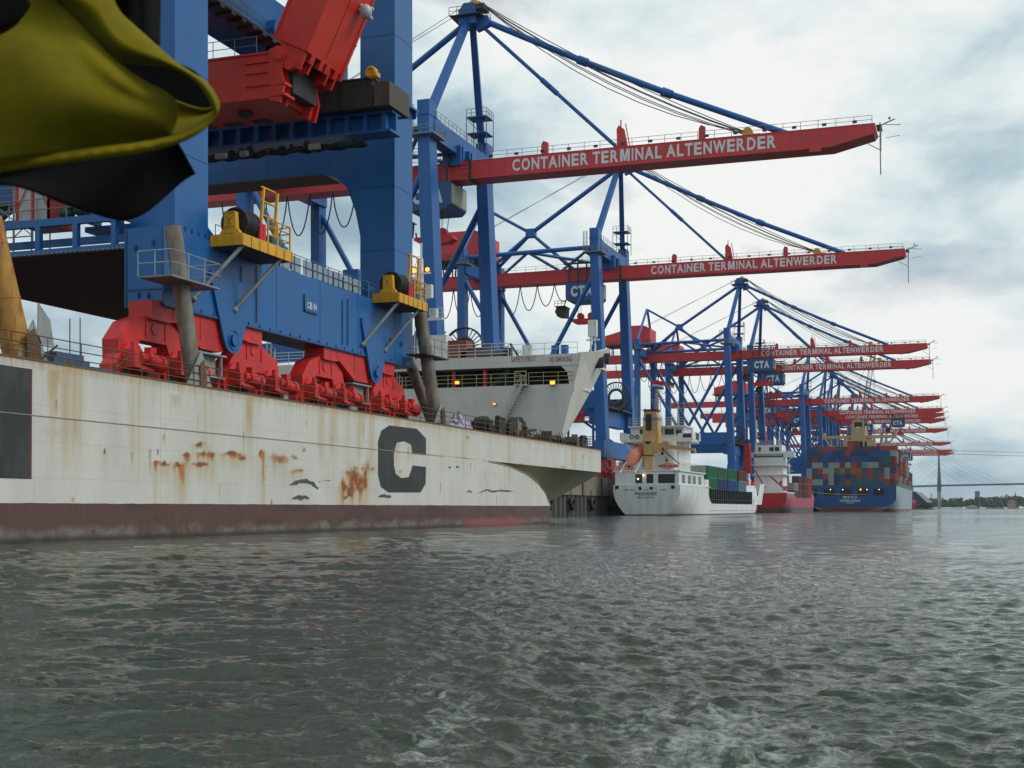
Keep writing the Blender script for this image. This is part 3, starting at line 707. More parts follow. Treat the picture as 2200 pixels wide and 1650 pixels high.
# clutter along the bare deck end: mooring winches, pipes, drums
rr = random.Random(11)
GB = paint('gear_brown', (0.10, 0.055, 0.03), 0.7, 0.4, 1, 1, rust=0.4)
for i in range(64):
    x = rr.uniform(107, 135.5); y = rr.uniform(HT + 0.8, HT + 5); h = rr.uniform(0.5, 1.5) * (1.35 if x < 118 else 0.9)
    w = rr.uniform(0.25, 0.9); mb = MB()
    if i % 4 == 0: mb.tube((x, y, DK + h), (x + rr.uniform(1, 3.5), y + rr.uniform(-.5, .5), DK + h + rr.uniform(-.3, .3)), rr.uniform(0.08, 0.22), 8).box(x, x + .3, y - .2, y + .2, DK, DK + h)
    elif i % 4 == 1: mb.tube((x, y - .5, DK + h * .6), (x, y + .6, DK + h * .6), h * .5, 12).tube((x, y - .8, DK + h * .6), (x, y - .5, DK + h * .6), h * .3, 10).box(x - .3, x + .3, y - .7, y + .8, DK, DK + h * .4)
    elif i % 4 == 2: mb.box(x - w, x + w, y - .4, y + .4, DK, DK + h * .6).tube((x - w, y, DK + h * .7), (x + w, y, DK + h * .7), .14 + h * .1, 8).box(x - .1, x + .1, y - .5, y + .5, DK, DK + h)
    else: mb.box(x - w, x + w, y - .4, y + .4, DK, DK + h).box(x - w * .6, x + w * .2, y - .3, y + .3, DK + h, DK + h + .25)
    mb.build('mooring_gear', (DARK, RUSTPIPE, GB, BLACK)[(i * 7) % 4], ship)
p = at(985, 893, t=HT + 1.5)
def heap(u, v):
    a = u * 2 * math.pi; r = (1 - v) * 1.1 + 0.02
    return (p.x + r * 1.5 * math.cos(a) * (1 + .15 * math.sin(5 * a)), p.y + r * math.sin(a), DK + 1.5 * v ** 0.7 + 0.18 * math.sin(7 * a + 9 * v))
STRIPE = bpy.data.materials.new('striped_sheet'); STRIPE.use_nodes = True
t_ = STRIPE.node_tree
wv = N(t_, 'ShaderNodeTexWave'); wv.inputs['Scale'].default_value = 1.2; wv.inputs['Distortion'].default_value = 3
link(t_, N(t_, 'ShaderNodeTexCoord').outputs['Object'], wv.inputs[0])
link(t_, ramp(t_, wv.outputs['Fac'], [(0.3, (0.5, 0.5, 0.52)), (0.5, (0.35, 0.10, 0.10)), (0.7, (0.10, 0.10, 0.3))]), t_.nodes['Principled BSDF'].inputs['Base Color'])
tag(MB().grid(heap, 24, 8).build('tarpaulin_heap', STRIPE), 'crumpled striped tarpaulin heap on the ship deck beside the right-hand brace tube', 'tarpaulin')

# ---------------------------------------------------------------- the new crane on the ship
TF = 39.7
craneA = thing('gantry_crane', 'huge blue crane in front carried on the ship, marked CB 14, red boom hinged upward', 'crane', (75, TF, DK))
def A(mb, name, mat, label=None, parent=None): return mb.build(name, mat, parent or craneA, label)
S1, S2 = 58.8, 91.4
mb = MB().box(S1, S2, TF, TF + 2.4, 12.0, 16.2)
sill = A(mb, 'sill_beam', BLUE2)
mb = MB()
mb.box(S1 - 0.02, S2, TF - 0.06, TF, 12.0, 12.12).box(S1 - 0.06, S1, TF - 0.06, TF + 2.4, 12.9, 12.98)
for i in range(26): mb.box(S1 + 1 + i * 1.25, S1 + 1.12 + i * 1.25, TF - 0.05, TF, 12.0, 12.3)
mb.box(S1 - 0.05, S1, TF, TF + .1, 12, 16.2).box(S1 - 0.05, S1, TF + 2.3, TF + 2.42, 12, 16.2)
for (y, z) in ((TF + .6, 15.2), (TF + 1.7, 15.0), (TF + 1.5, 12.5), (TF + .9, 12.45)): mb.box(S1 - .12, S1 - .02, y, y + .1, z, z + .3)
for (x, z) in ((87.4, 13.6), (89.2, 13.6), (60.3, 15.0)): mb.ring((x, TF - .03, z), (0, 1, 0), 0.16, 0.05, 12, 5)
mb.build('seam', paint('deep_blue', (0.012, 0.07, 0.22), 0.5), sill)
# plated lugs and red equalisers under the sill
GS = (65.4, 84.6)
for gs in GS:
    mb = MB()
    mb.prism([(gs - 2.3, 14.6), (gs + 2.1, 14.4), (gs + 2.1, 13.9), (gs + 0.95, 10.9), (gs + .65, 10.45), (gs + .2, 10.25), (gs - .2, 10.25), (gs - .65, 10.45), (gs - .95, 10.9), (gs - 2.3, 14.2)], 'y', TF - 0.16, TF - 0.005)
    mb.tube((gs, TF - .32, 11.0), (gs, TF + 2.6, 11.0), 0.34, 16).ring((gs, TF - .17, 11.0), (0, 1, 0), 0.55, 0.05, 20, 5)
    A(mb, 'pin_lug', BLUE2)
    y0, y1 = TF + 0.12, TF + 1.55
    g0 = gs - 1.9
    mb = MB().prism([(g0 - 5.6, 11.2), (g0 - 5.6, 12.2), (g0 - 3.6, 12.4), (g0 + 3.6, 12.4), (g0 + 5.6, 12.2), (g0 + 5.6, 11.15), (g0 + 4.1, 11.15), (g0 + 3.3, 11.25), (g0 + 1.0, 10.2), (g0 - 1.0, 10.2), (g0 - 3.3, 11.3), (g0 - 4.1, 11.2)], 'y', y0, y1)
    for dx in (-3.7, -1.1, 1.1, 3.4): mb.box(g0 + dx, g0 + dx + .08, y0 - .03, y0, 10.35 + abs(dx) * .28, 12.1)
    A(mb, 'main_equaliser', RED2)
    mb = MB().box(g0 - .95, g0 + .95, y0 + .3, y1 - .3, 8.6, 10.1).box(g0 - 1.5, g0 + 1.5, y0 - .1, y1, 9.95, 10.05).box(g0 - 1.4, g0 + 1.4, y0 - .05, y1, 8.7, 8.8).box(g0 + 1.0, g0 + 1.1, y0 - .05, y0 + .1, 8.7, 9.95)
    A(mb, 'guide_block', PLATEGREY)
    for k in (-1, 1):
        sg = g0 + k * 5.0
        ya, yb = y0 + .25, y1 - .2
        if k < 0:
            prof = [(sg - 3.05, 8.8), (sg - 3.1, 9.9), (sg - 2.2, 10.9), (sg - .9, 11.35), (sg + 1.3, 11.35), (sg + 2.6, 10.6), (sg + 2.9, 9.7), (sg + 2.6, 8.9), (sg + 1.6, 8.9), (sg + 1.1, 10.05), (sg - 1.3, 10.05), (sg - 1.9, 8.8)]
        else:
            prof = [(sg - 3.1, 9.0), (sg - 2.5, 10.0), (sg - .9, 11.3), (sg + .4, 11.4), (sg + 2.0, 10.75), (sg + 2.8, 10.5), (sg + 3.1, 9.8), (sg + 2.7, 9.1), (sg + 1.6, 9.5), (sg - 1.4, 9.5)]
        mb = MB().prism(prof, 'y', ya, yb)
        mb.box(sg - .8, sg - .7, ya - .05, ya, 10.2, 11.1).box(sg + .9, sg + 1.0, ya - .05, ya, 10.2, 11.1).tube((sg, y0 + .2, 10.75), (sg, yb + .1, 10.75), 0.3, 12)
        sub = A(mb, 'sub_equaliser', RED2)
        if k > 0: MB().rail([(sg + 1.7, y0 + .3, 10.85), (sg + 2.7, y0 + .3, 10.5)], 0.7, .5, 2, .03).build('hand_rail', RAILW, sub)
        for j in (-1, 1):
            bs = sg + j * 2.05
            yb_ = y0 + .1
            mb = MB().prism([(bs - 1.35, 8.05), (bs - 1.5, 8.6), (bs - .85, 9.4), (bs - .5, 9.75), (bs + .5, 9.75), (bs + .8, 9.45), (bs + 1.45, 8.7), (bs + 1.35, 8.05), (bs + .3, 8.05), (bs + .2, 8.5), (bs - .2, 8.5), (bs - .3, 8.05)], 'y', yb_, y0 + 1.0)
            mb.box(bs - 1.7, bs - 1.4, y0 + .3, y0 + .9, 8.15, 8.6).box(bs + 1.35, bs + 1.65, y0 + .3, y0 + .9, 8.15, 8.6).tube((bs, y0, 9.35), (bs, y0 + 1.1, 9.35), .24, 10)
            for q_ in (-1.1, -.55, .55, 1.1): mb.box(bs + q_, bs + q_ + .06, y0 + .06, y0 + .1, 8.1, 8.95)
            bog = A(mb, 'bogie', RED2)
            for w in (-0.75, 0.75): MB().tube((bs + w, y0 + .02, 8.02), (bs + w, y0 + .75, 8.02), 0.40, 18).tube((bs + w, y0 - .1, 8.02), (bs + w, y0 + .2, 8.02), 0.18, 10).build('wheel', DARK, bog)
            ym = y0 - .42
            mb = MB().tube((bs + .25, ym, 9.0), (bs + 1.25, ym, 8.85), 0.40, 16).tube((bs + 1.25, ym, 8.85), (bs + 1.55, ym, 8.82), 0.47, 16).tube((bs - .4, ym, 9.0), (bs + .3, ym, 9.0), 0.26, 12).tube((bs - .5, ym, 9.0), (bs - .4, ym, 9.0), .42, 14)
            mb.box(bs - 1.0, bs - .45, ym - .25, y0 + .15, 8.45, 9.35).box(bs + .45, bs + .95, ym - .2, ym + .2, 9.3, 9.6).tube((bs - .7, ym, 9.3), (bs - .7, ym, 9.75), .15, 8).box(bs - .3, bs + 1.0, ym - .1, y0 + .15, 8.42, 8.6)
            mb.build('motor', RED2, bog)
            MB().ring((bs + 1.56, ym, 8.82), (1, 0, 0), 0.40, 0.06, 18, 5).tube((bs + 1.555, ym, 8.82), (bs + 1.58, ym, 8.82), .36, 16).build('motor_grille', BLACK, bog)
# legs
for s0, s1, top in ((60.0, 63.25, 58), (88.4, 91.7, 58)):
    mb = MB()
    y0, y1 = TF + 0.15, TF + 2.95
    mb.prism([(s0, 16.2), (s1, 16.2), (s1 - .05, top), (s0 + .03, top)], 'y', y0, y1)
    if s0 < 70: mb.prism([(s1, 16.2), (s1 + 1.6, 16.22), (s1, 17.1)], 'y', TF + .2, y1)
    mb.box(s0 - .05, s1 + .35, y0 - .35, y1 + .05, 31.6, 31.75).prism([(s1, 31.0), (s1 + .35, 31.6), (s1, 31.6)], 'y', y0 - .3, y1)
    if s0 < 70:
        mb.box(s0 - .1, s1 + .1, y0 - .12, y1, 16.15, 16.3)
    A(mb, 'leg', BLUE2)
# cross beams of both portal frames with haunched corners (plates set across the quay)
yL = TF + 2.9
for s0 in (88.5, 60.2):
    mb = MB()
    prof = [(yL - 0.1, 31.0), (yL - .1, 20.8), (yL + 0.5, 23.6), (yL + 1.2, 25.4), (yL + 2.2, 26.3), (yL + 3.4, 26.6), (yL + 34, 26.6), (yL + 36.5, 25.0), (yL + 37, 21), (yL + 37.05, 31.0)]
    if s0 < 70: prof = [(yL - .1, 33.0), (yL - .1, 29.8), (yL + 37, 29.8), (yL + 37, 33.0)]
    mb.prism(prof, 'x', s0, s0 + 2.9)
    A(mb, 'portal_beam', BLUE2)
    mb = MB().box(s0 - .0 + .15, s0 + 2.75, yL + 37, yL + 39.6, DK + .4, 40)
    A(mb, 'leg', BLUE2)
mb = MB().box(88.46, 91.3, yL + 3.2, yL + 34, 26.5, 26.585)
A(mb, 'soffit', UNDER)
A(MB().box(S1 + 1.0, S2 - 1.0, yL + 37.2, yL + 39.4, 12, 16.1), 'sill_beam', BLUE2)
# blue rail beam with stiffeners running beneath the red girder
mb = MB()
yR0, yR1 = 36.5, yL + 34
mb.box(81.2, 81.5, yR0, yR1, 26.9, 28.1).box(80.6, 82.0, yR0, yR1, 28.1, 28.25).box(80.3, 82.0, yR0, yR1, 26.75, 26.9)
for i in range(26):
    y = yR0 + .5 + i * 1.4; mb.box(80.6, 81.2, y, y + .3, 26.9, 28.1)
A(mb, 'runway_beam', BLUE2)
mb = MB(); rr = random.Random(4)
for k in range(7):
    r_ = rr.uniform(.05, .13); x_ = 80.5 + .12 * k; ph = rr.uniform(0, 6); pts = []
    for i in range(64):
        y = 38.6 + i * .42; pts.append((x_ + .1 * math.sin(i * .9 + ph), y, 26.45 - .28 * abs(math.sin(i * (.33 + .05 * k) + ph)) - .1 * rr.random()))
    mb.path(pts, r_, 5)
for i in range(40): mb.ball((80.7 + rr.uniform(-.3, .3), 38.8 + i * .6 + rr.uniform(-.2, .2), 26.35 + rr.uniform(-.25, .15)), rr.uniform(.14, .3), 6, 4, rr.uniform(.6, 1.2))
A(mb, 'cable_bundle', paint('cable_dark', (.02, .03, .028), .8, .5, 2, 1))
mb = MB()
for y in (TF + 2.0, TF + 7.6, TF + 9.3, TF + 11.8): A(MB().box(80.0, 80.3, y, y + rr.uniform(.5, .9), 25.95, 26.3), 'cable_tray', PLATEGREY)
# machinery on the beam, under the boom foot
mb = MB().box(79.8, 83.2, 37.6, 42.6, 28.3, 30.2)
for i in range(16): mb.box(79.7, 79.8, 37.7 + i * .3, 37.78 + i * .3, 28.4, 30.1)
mb.box(79.7, 83.2, 37.5, 42.6, 30.2, 30.3)
A(mb, 'counterweight', paint('brown_grey', (0.05, 0.05, 0.045), 0.7, 0.4, rust=0.2))
A(MB().box(79.7, 83.0, 36.3, 37.45, 28.3, 29.9), 'counterweight', paint('pale_brown', (0.09, 0.075, 0.055), 0.7, 0.4, rust=0.2))
A(MB().tube((79.5, 37.6, 30.55), (79.8, 37.6, 30.55), 0.42, 18).ring((79.5, 37.6, 30.55), (1, 0, 0), .3, .1, 16, 6).box(79.6, 80.2, 37.2, 38.0, 30.3, 30.6), 'rope_sheave', YELLOW)
# red girder and the boom folded up from its hinge
GY0, GY1 = 41.6, 84
mb = MB().box(73.5, 78.2, GY0, GY1, 27.6, 30.3)
mb.box(73.42, 73.5, GY0, GY1, 27.45, 27.6).box(73.42, 78.3, GY0, GY1, 30.3, 30.42).box(73.44, 78.25, GY0, GY1, 27.45, 27.58)
for z in (28.3, 29.1, 29.75): mb.box(73.38, 73.5, GY0 + .1, GY0 + 1.9, z, z + .1)
A(mb, 'girder', REDA)
mb = MB()
for y in np.arange(GY0 + 2.5, GY1, 2.2): A(MB().box(77.3, 78.1, y, y + 1.3, 27.40, 27.44), 'inspection_hatch', DARK)
A(MB().ball((75.6, GY0 + 3.2, 27.35), 0.5, 10, 6, 0.6), 'cable_gland', DARK)
mb = MB()
for sx in (73.35, 77.2):
    mb.prism([(GY0 + .2, 27.3), (GY0 + .2, 30.5), (GY0 - .5, 30.7), (GY0 - 1.0, 30.1), (GY0 - .7, 29.2), (GY0 - .9, 28.2), (GY0 - .6, 27.1)], 'x', sx, sx + 0.25)
    mb.prism([(GY0 + .2, 27.3), (GY0 + .2, 30.5), (GY0 - .5, 30.7), (GY0 - 1.0, 30.1), (GY0 - .7, 29.2), (GY0 - .9, 28.2), (GY0 - .6, 27.1)], 'x', sx + .8, sx + 1.05)
mb.box(73.4, 78.3, GY0 - .25, GY0 - .1, 27.5, 30.0).tube((73.2, GY0 - .6, 30.0), (78.4, GY0 - .6, 30.0), 0.28, 14)
for z in (27.5, 28.2): mb.box(73.3, 74.6, GY0 - 1.0, GY0 + .1, z, z + .15)
A(mb, 'hinge_bracket', REDA)
A(MB().box(74.2, 77.4, GY0 - 1.1, GY0 - .1, 27.9, 29.9), 'hinge_pocket', DARK)
ang = R(64); bdv = Vector((0, -math.cos(ang), math.sin(ang))); nrm = Vector((0, -math.sin(ang), -math.cos(ang)))   # along the boom; out of its underside
h0 = Vector((0, GY0 - 0.35, 30.15)) - nrm * .1
def bp(s, a, n): v = h0 + bdv * a + nrm * n; return (s, v.y, v.z)
mb = MB()
def bbox(mb, s0, s1, a0, a1, n0, n1):
    vs = [bp(s, a, n) for n in (n0, n1) for a in (a0, a1) for s in (s0, s1)]
    return mb.add(vs, [(0, 2, 3, 1), (4, 5, 7, 6), (0, 1, 5, 4), (2, 6, 7, 3), (0, 4, 6, 2), (1, 3, 7, 5)])
bbox(mb, 73.5, 78.2, 0.9, 52, -0.6, 2.0)
bbox(mb, 78.2, 78.5, 0.5, 52, 1.8, 2.06); bbox(mb, 73.4, 73.5, 0.9, 52, 1.85, 2.06); bbox(mb, 73.42, 73.5, 0.9, 52, -.66, -.5)
boomA = A(mb, 'boom', REDA)
mb = MB()
for s in (73.6, 74.6, 76.9, 77.9):
    bbox(mb, s, s + .22, -0.3, 1.0, 0.0, 1.9)
    mb.tube(bp(s - .1, -.2, 1.1), bp(s + .32, -.2, 1.1), 0.42, 12)
for s in (74.2, 75.4, 76.2, 77.4): bbox(mb, s, s + .5, .35, .95, .6, 2.02)
A(mb, 'hinge_bracket', REDA)
A(bbox(MB(), 74.3, 77.6, 0.3, 0.88, -.3, 1.7), 'hinge_pocket', DARK)
c = bp(77.3, 5.1, 2.45)
mb = MB().ball(c, 0.42, 14, 10, 1.15)
mb.tube(bp(77.3, 5.0, 2.0), c, 0.12, 6)
for i in range(7): mb.ball((c[0] + .3 * math.cos(i * 2.1), c[1] + .3 * math.sin(i * 1.7), c[2] + .35 * math.sin(i * 2.9)), 0.17, 6, 4)
mb.build('wrapped_lamp', paint('foil', (0.55, 0.56, 0.57), 0.3, 0.5, 3, 1), boomA)
mb = MB()
for a in range(3, 50, 4): mb.ball(bp(78.42, a, 2.1), 0.06, 6, 4)
bbox(mb, 75.8, 75.86, 1.2, 52, 2.0, 2.02); mb.build('weld_line', paint('dark_red', (0.2, 0.015, 0.015)), boomA)
# upper tie beams between the frames, their walkways and tubes
mb = MB().prism([(60.1, 36.6), (91.5, 36.6), (91.5, 33.2), (60.1, 33.2)], 'y', TF + 5.5, TF + 8.4)
A(MB().box(63.3, 88.4, TF + 0.3, TF + 2.8, 54, 57), 'tie_beam', BLUE2)
for s in (78.9, 79.8): mb.prism([(s, 31.2), (s + .5, 31.2), (s + .5, 34.2), (s + .25, 34.8), (s, 34.2)], 'y', TF + 4.8, TF + 5.5)
A(mb, 'tie_beam', BLUE2)
A(MB().tube((62, TF + 13, 31.6), (89, TF + 13, 31.6), 0.75, 14), 'tie_tube', BLUE2)
A(MB().tube((62, TF + 18, 29.6), (89, TF + 10, 33.4), 0.5, 12), 'tie_tube', BLUE2)
mb = MB().rail([(73.6, GY0 + 1.2, 30.42), (73.6, GY0 + 22, 30.42)], 1.1, 1.6, 2, 0.03)
mb.rail([(62, TF + 5.2, 33.5), (88, TF + 5.2, 33.5)], 1.1, 2, 2, .03)
A(mb, 'railing', GREY)
mb = MB().box(62, 88.5, TF + 4.2, TF + 5.4, 32.9, 33.05)
for i in range(20): mb.box(62 + i * 1.3, 62.5 + i * 1.3, TF + 4.2, TF + 5.4, 32.7, 32.9)
A(mb, 'walkway', DARK)
# sill-top walkway with glazed panels
mb = MB().rail([(64, TF + .15, 16.2), (87, TF + .15, 16.2)], 1.15, 1.5, 2, 0.03)
A(mb, 'railing', paint('blue_rail', (0.10, 0.2, 0.34)))
mb = MB()
MG = paint('mesh_grey', (0.30, 0.36, 0.42))
for i in range(9): A(MB().box(70 + i * 1.45, 71.2 + i * 1.45, TF + .19, TF + .21, 16.3, 17.25), 'mesh_panel', MG)
mb = MB()
for x, w, h in ((72.6, 0.6, 1.6), (79.5, 1.2, 1.2), (81.2, 1.2, 1.1), (83.2, .5, 2.0), (85, 1.0, 1.1)): A(MB().box(x, x + w, TF + .6, TF + 1.8, 16.2, 16.2 + h), 'electrical_box', BLUE2)
# name plate
a = at(655, 632, t=TF - .05); b = at(681, 632, t=TF - .05); zt = a.z; zb = at(656, 666, t=TF).z
A(MB().box(a.x, b.x, TF - .05, TF - .01, zb, zt), 'name_plate', BLUE2)
A(MB().box(a.x - .08, a.x, TF - .08, TF - .01, zb - .1, zt).box(a.x - .08, b.x, TF - .08, TF - .01, zb - .12, zb), 'plate_edge', paint('navy', (0.01, 0.03, 0.1)))
p = at(660, 660, t=TF - .06); q = at(680.5, 663, t=TF - .06)
A(lettering(MB(), 'CB 14', (p.x, TF - .065, p.z - .05), (q.x - p.x, 0, 0), (0, 0, .42), .012), 'lettering', LETTER)
SEAM = paint('seam_blue', (0.006, 0.07, 0.23), .45)
for s0, s1 in ((60.0, 63.25), (88.4, 91.7)):
    for z in (20.5, 25.2, 36.4, 41.2):
        A(MB().box(s0 - .012, s1 + .012, TF + .135, TF + 2.96, z, z + .05), 'weld_seam', SEAM)
    for k in range(5): A(MB().box(s0 + .3 + k * .65, s0 + .38 + k * .65, TF + .09, TF + .16, 16.35, 16.6), 'splice_bolt', SEAM)
for x in (64.2, 70.6, 76.3, 81.9, 88.0): A(MB().box(x, x + .04, TF - .012, TF + .01, 12.15, 16.15), 'weld_seam', SEAM)
for y in (45.2, 50.4, 56.0, 62.0): A(MB().box(88.488, 88.52, y, y + .05, 26.65, 31.0), 'weld_seam', SEAM)
for x in (66.5, 68.2, 79.5, 80.3):
    A(MB().tube((x, TF - .05, 12.4), (x, TF - .05, 15.9 - (x % 1)), .035, 5), 'conduit', SEAM)
# landward transfer platform seen from beneath
PY1 = TF + 19.5
mb = MB().box(S1 + .2, 90, TF + 2.42, PY1, 15.25, 15.4)
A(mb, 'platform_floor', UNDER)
mb = MB().box(S1 + .15, S1 + .45, TF + 2.42, PY1 + 2, 16.75, 17.15).box(S1 + .15, S1 + .4, TF + 2.42, PY1 + 2, 15.2, 15.5)
for i in range(8): y = TF + 3.1 + i * 2.45; mb.box(S1 + .12, S1 + .42, y, y + .3, 15.5, 16.75)
mb.box(S1 + 1.4, S1 + 1.6, TF + 2.42, PY1, 15.9, 16.3).box(89.6, 90.1, TF + 2.42, PY1, 15.4, 17.0).box(S1 + .2, 90, PY1 - .3, PY1, 15.4, 17)
A(mb, 'platform_edge', BLUE2)
mb = MB()
mb.box(S1 + .1, S1 + .15, TF + 2.5, TF + 21.8, 15.24, 15.27)
for i in range(64): y = TF + 2.6 + i * .3; mb.box(S1 + .08, S1 + .15, y, y + .1, 15.2, 15.3)
A(mb, 'bolt_row', GREY)
mb = MB().rail([(S1 + .3, TF + 2.6, 17.15), (S1 + .3, PY1 + 2, 17.15)], 1.15, 1.9, 2, 0.035)
A(mb, 'railing', GREY)
mb = MB()
for (y, z0, w, h) in ((TF + 3.2, 17.2, .8, .7), (TF + 4.6, 17.2, .5, .9), (TF + 6.1, 17.2, .35, 1.0)): A(MB().box(S1 + 2, S1 + 3, y, y + w, z0, z0 + h), 'deck_equipment', BLUE2)
A(MB().box(S1 + 4, S1 + 6, TF + 3.0, TF + 8, 17.2, 17.5), 'deck_equipment', BLUE2)
mb = MB()
rr = random.Random(2)
for i in range(9):
    mb.ball((S1 + 1.2, TF + 6.6 + rr.uniform(-.5, .5), 17.6 + i * .22), rr.uniform(.25, .45), 7, 5, rr.uniform(.6, 1.2))
A(mb, 'tarpaulin', GREENNET)
# red-framed hoarding cabin
cy0, cy1 = at(104, 450, s=S1 + .6).y, at(36, 450, s=S1 + .6).y
cab = A(MB().box(S1 + .65, S1 + 2.8, cy0 + .05, cy1 - .05, 17.0, 19.55), 'cabin', paint('pale_panel', (0.42, 0.45, 0.44), 0.5, 0.3, 1.0, .3))
mb = MB(); cm = (cy0 + cy1) / 2; zz0, zz1 = 16.95, 19.6; x_ = S1 + .6
for y in (cy0, cm, cy1): mb.box(x_ - .05, x_ + .05, y - .06, y + .06, zz0, zz1)
for z in (zz0, zz1 - .1): mb.box(x_ - .05, x_ + .05, cy0, cy1, z, z + .12)
for sg in (-1, 1):
    mb.beam((x_ - .02, cm + sg * .05, zz1), (x_ - .02, cm + sg * (cy1 - cy0) / 2, 17.9), .05, .05)
mb.box(x_ - .05, x_ + 2.2, cy0 - .06, cy0 + .05, zz0, zz1)
mb.build('frame', RED2, cab)
# scaffold tower at the left edge
mb = MB(); x_ = S1 + 3
ys = [cy1 + .9 + i * 1.3 for i in range(4)]
for y in ys:
    for xx in (x_, x_ + 1.5): mb.tube((xx, y, 16.4), (xx, y, 23), .05, 5)
for k in range(7):
    z = 17 + k * .95
    for xx in (x_, x_ + 1.5): mb.tube((xx, ys[0], z), (xx, ys[-1], z), .04, 5)
    mb.tube((x_, ys[k % 3], z), (x_, ys[k % 3 + 1], z + .95), .035, 5); mb.tube((x_, ys[k % 3 + 1], z), (x_, ys[k % 3], z + .95), .035, 5)
tag(mb.build('scaffold_tower', GREY), 'grey lattice scaffold behind the red-framed cabin at the far left', 'scaffold')
# two thin drop wires seen below the platform
mb = MB()
for x in (150, 172): p = at(x, 700, s=84); A(MB().tube((84, p.y, 8), (84, p.y, 16), 0.045, 5), 'drop_wire', ROPE)
# yellow cable-reel platforms
def reel_platform(s0, s1):
    y0, y1 = 37.75, TF - 0.02
    mb = MB().box(s0, s1, y0, y1, 16.35, 16.55)
    mb.box(s0 - .05, s1 + .05, y0 - .05, y0 + .05, 15.95, 16.6).box(s0 - .05, s0 + .05, y0, y1, 15.95, 16.6).box(s1 - .05, s1 + .05, y0, y1, 15.95, 16.6)
    for i in range(7): x = s0 + i * (s1 - s0) / 6; mb.box(x - .04, x + .04, y0 - .1, y0 - .04, 15.95, 16.55)
    for i in range(5): y = y0 + i * (y1 - y0) / 4; mb.box(s0 - .1, s0 - .04, y - .04, y + .04, 15.95, 16.55)
    for i in range(4): x = s0 + .4 + i * 1.5; mb.box(x, x + .1, y0 + .05, y1, 16.0, 16.35)
    pf = A(mb, 'reel_platform', YELLOW)
    mb = MB().tube((s0 + .9, y0 + 1.0, 17.4), (s0 + 2.3, y0 + 1.0, 17.4), 0.8, 20)
    for xx in (s0 + .9, s0 + 2.3): mb.ring((xx, y0 + 1.0, 17.4), (1, 0, 0), .82, .09, 20, 6)
    for k_ in range(5): mb.ring((s0 + 1.1 + k_ * .26, y0 + 1.0, 17.4), (1, 0, 0), .8, .05, 20, 5)
    mb.build('cable_drum', BLACK, pf)
    MB().ring((s0 + 2.42, y0 + 1.0, 17.4), (1, 0, 0), .8, .07, 20, 6).tube((s0 + 2.7, y0 + .9, 16.6), (s0 + 2.7, y0 + .9, 17.7), .2, 8).tube((s0 + 2.3, y0 + .2, 16.6), (s0 + 2.3, y0 + .2, 17.6), .16, 8).tube((s0 + 2.65, y0 + .2, 16.6), (s0 + 2.65, y0 + .2, 17.6), .16, 8).build('red_motor', RED2, pf)
    mb = MB().prism([(y0 + .25, 16.55), (y1 - .25, 16.55), (y1 - .45, 16.85), (y1 - .6, 17.0), (y1 - .62, 17.9), (y0 + .6, 17.9), (y0 + .55, 17.0), (y0 + .4, 16.85)], 'x', s0 + .25, s0 + .6)
    for q_ in (16.7, 17.05, 17.85): mb.box(s0 + .2, s0 + .25, y0 + .6, y1 - .6, q_, q_ + .06)
    mb.beam((s0 + .22, y0 + .7, 17.1), (s0 + .22, y1 - .7, 17.8), .05, .09).beam((s0 + .22, y1 - .7, 17.1), (s0 + .22, y0 + .7, 17.8), .05, .09)
    xa, xb = s0 + 3.3, s0 + 4.9
    yc = y0 + .55
    for x in (xa, xb): mb.beam((x - .5, yc, 16.5), (x, yc, 19.9), .15, .15)
    for z in (18.3, 19.1, 19.9): mb.tube((xa - .25, yc, z), (xb - .25, yc, z), .06, 6)
    for (x, y) in ((s0 + 2.9, y0 + .05), (s0 + 4.0, y0 + .05), (s1 - .05, y0 + .05)): mb.tube((x, y, 16.5), (x, y, 18.0), .07, 6)
    for z in (17.1, 17.6, 18.0): mb.tube((s0 + 2.9, y0 + .05, z), (s1, y0 + .05, z), .04, 5); mb.tube((s1 - .05, y0, z), (s1 - .05, y1, z), .04, 5)
    mb.build('cage', YELLOW, pf)
    mb = MB(); rr = random.Random(int(s0))
    for i in range(8): mb.ball((s0 + 2.1 + rr.uniform(-.1, 2.6), y0 + .5 + rr.uniform(0, .8), 16.75 + rr.uniform(0, .9) * (1 if i < 4 else .4)), rr.uniform(.22, .4), 7, 5, .8)
    mb.build('green_cover', GREENNET, pf)
    MB().box(s1 - 1.7, s1 - .6, y0 + .3, y0 + 1.0, 16.55, 17.25).build('valve_chest', paint('teal', (.02, .2, .3)), pf)
    mb = MB()
    for x in (s0 + 0.35, s1 - 1.0):
        mb.tube((x, y0 + .15, 16.0), (x - 2.3, TF - .1, 12.75), 0.12, 8).ball((x - 2.3, TF - .12, 12.75), .2, 8, 6)
    mb.build('stay', GREY, pf)
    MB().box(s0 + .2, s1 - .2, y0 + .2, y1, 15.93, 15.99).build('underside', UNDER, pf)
reel_platform(63.35, 68.9)
reel_platform(84.4, 89.4)

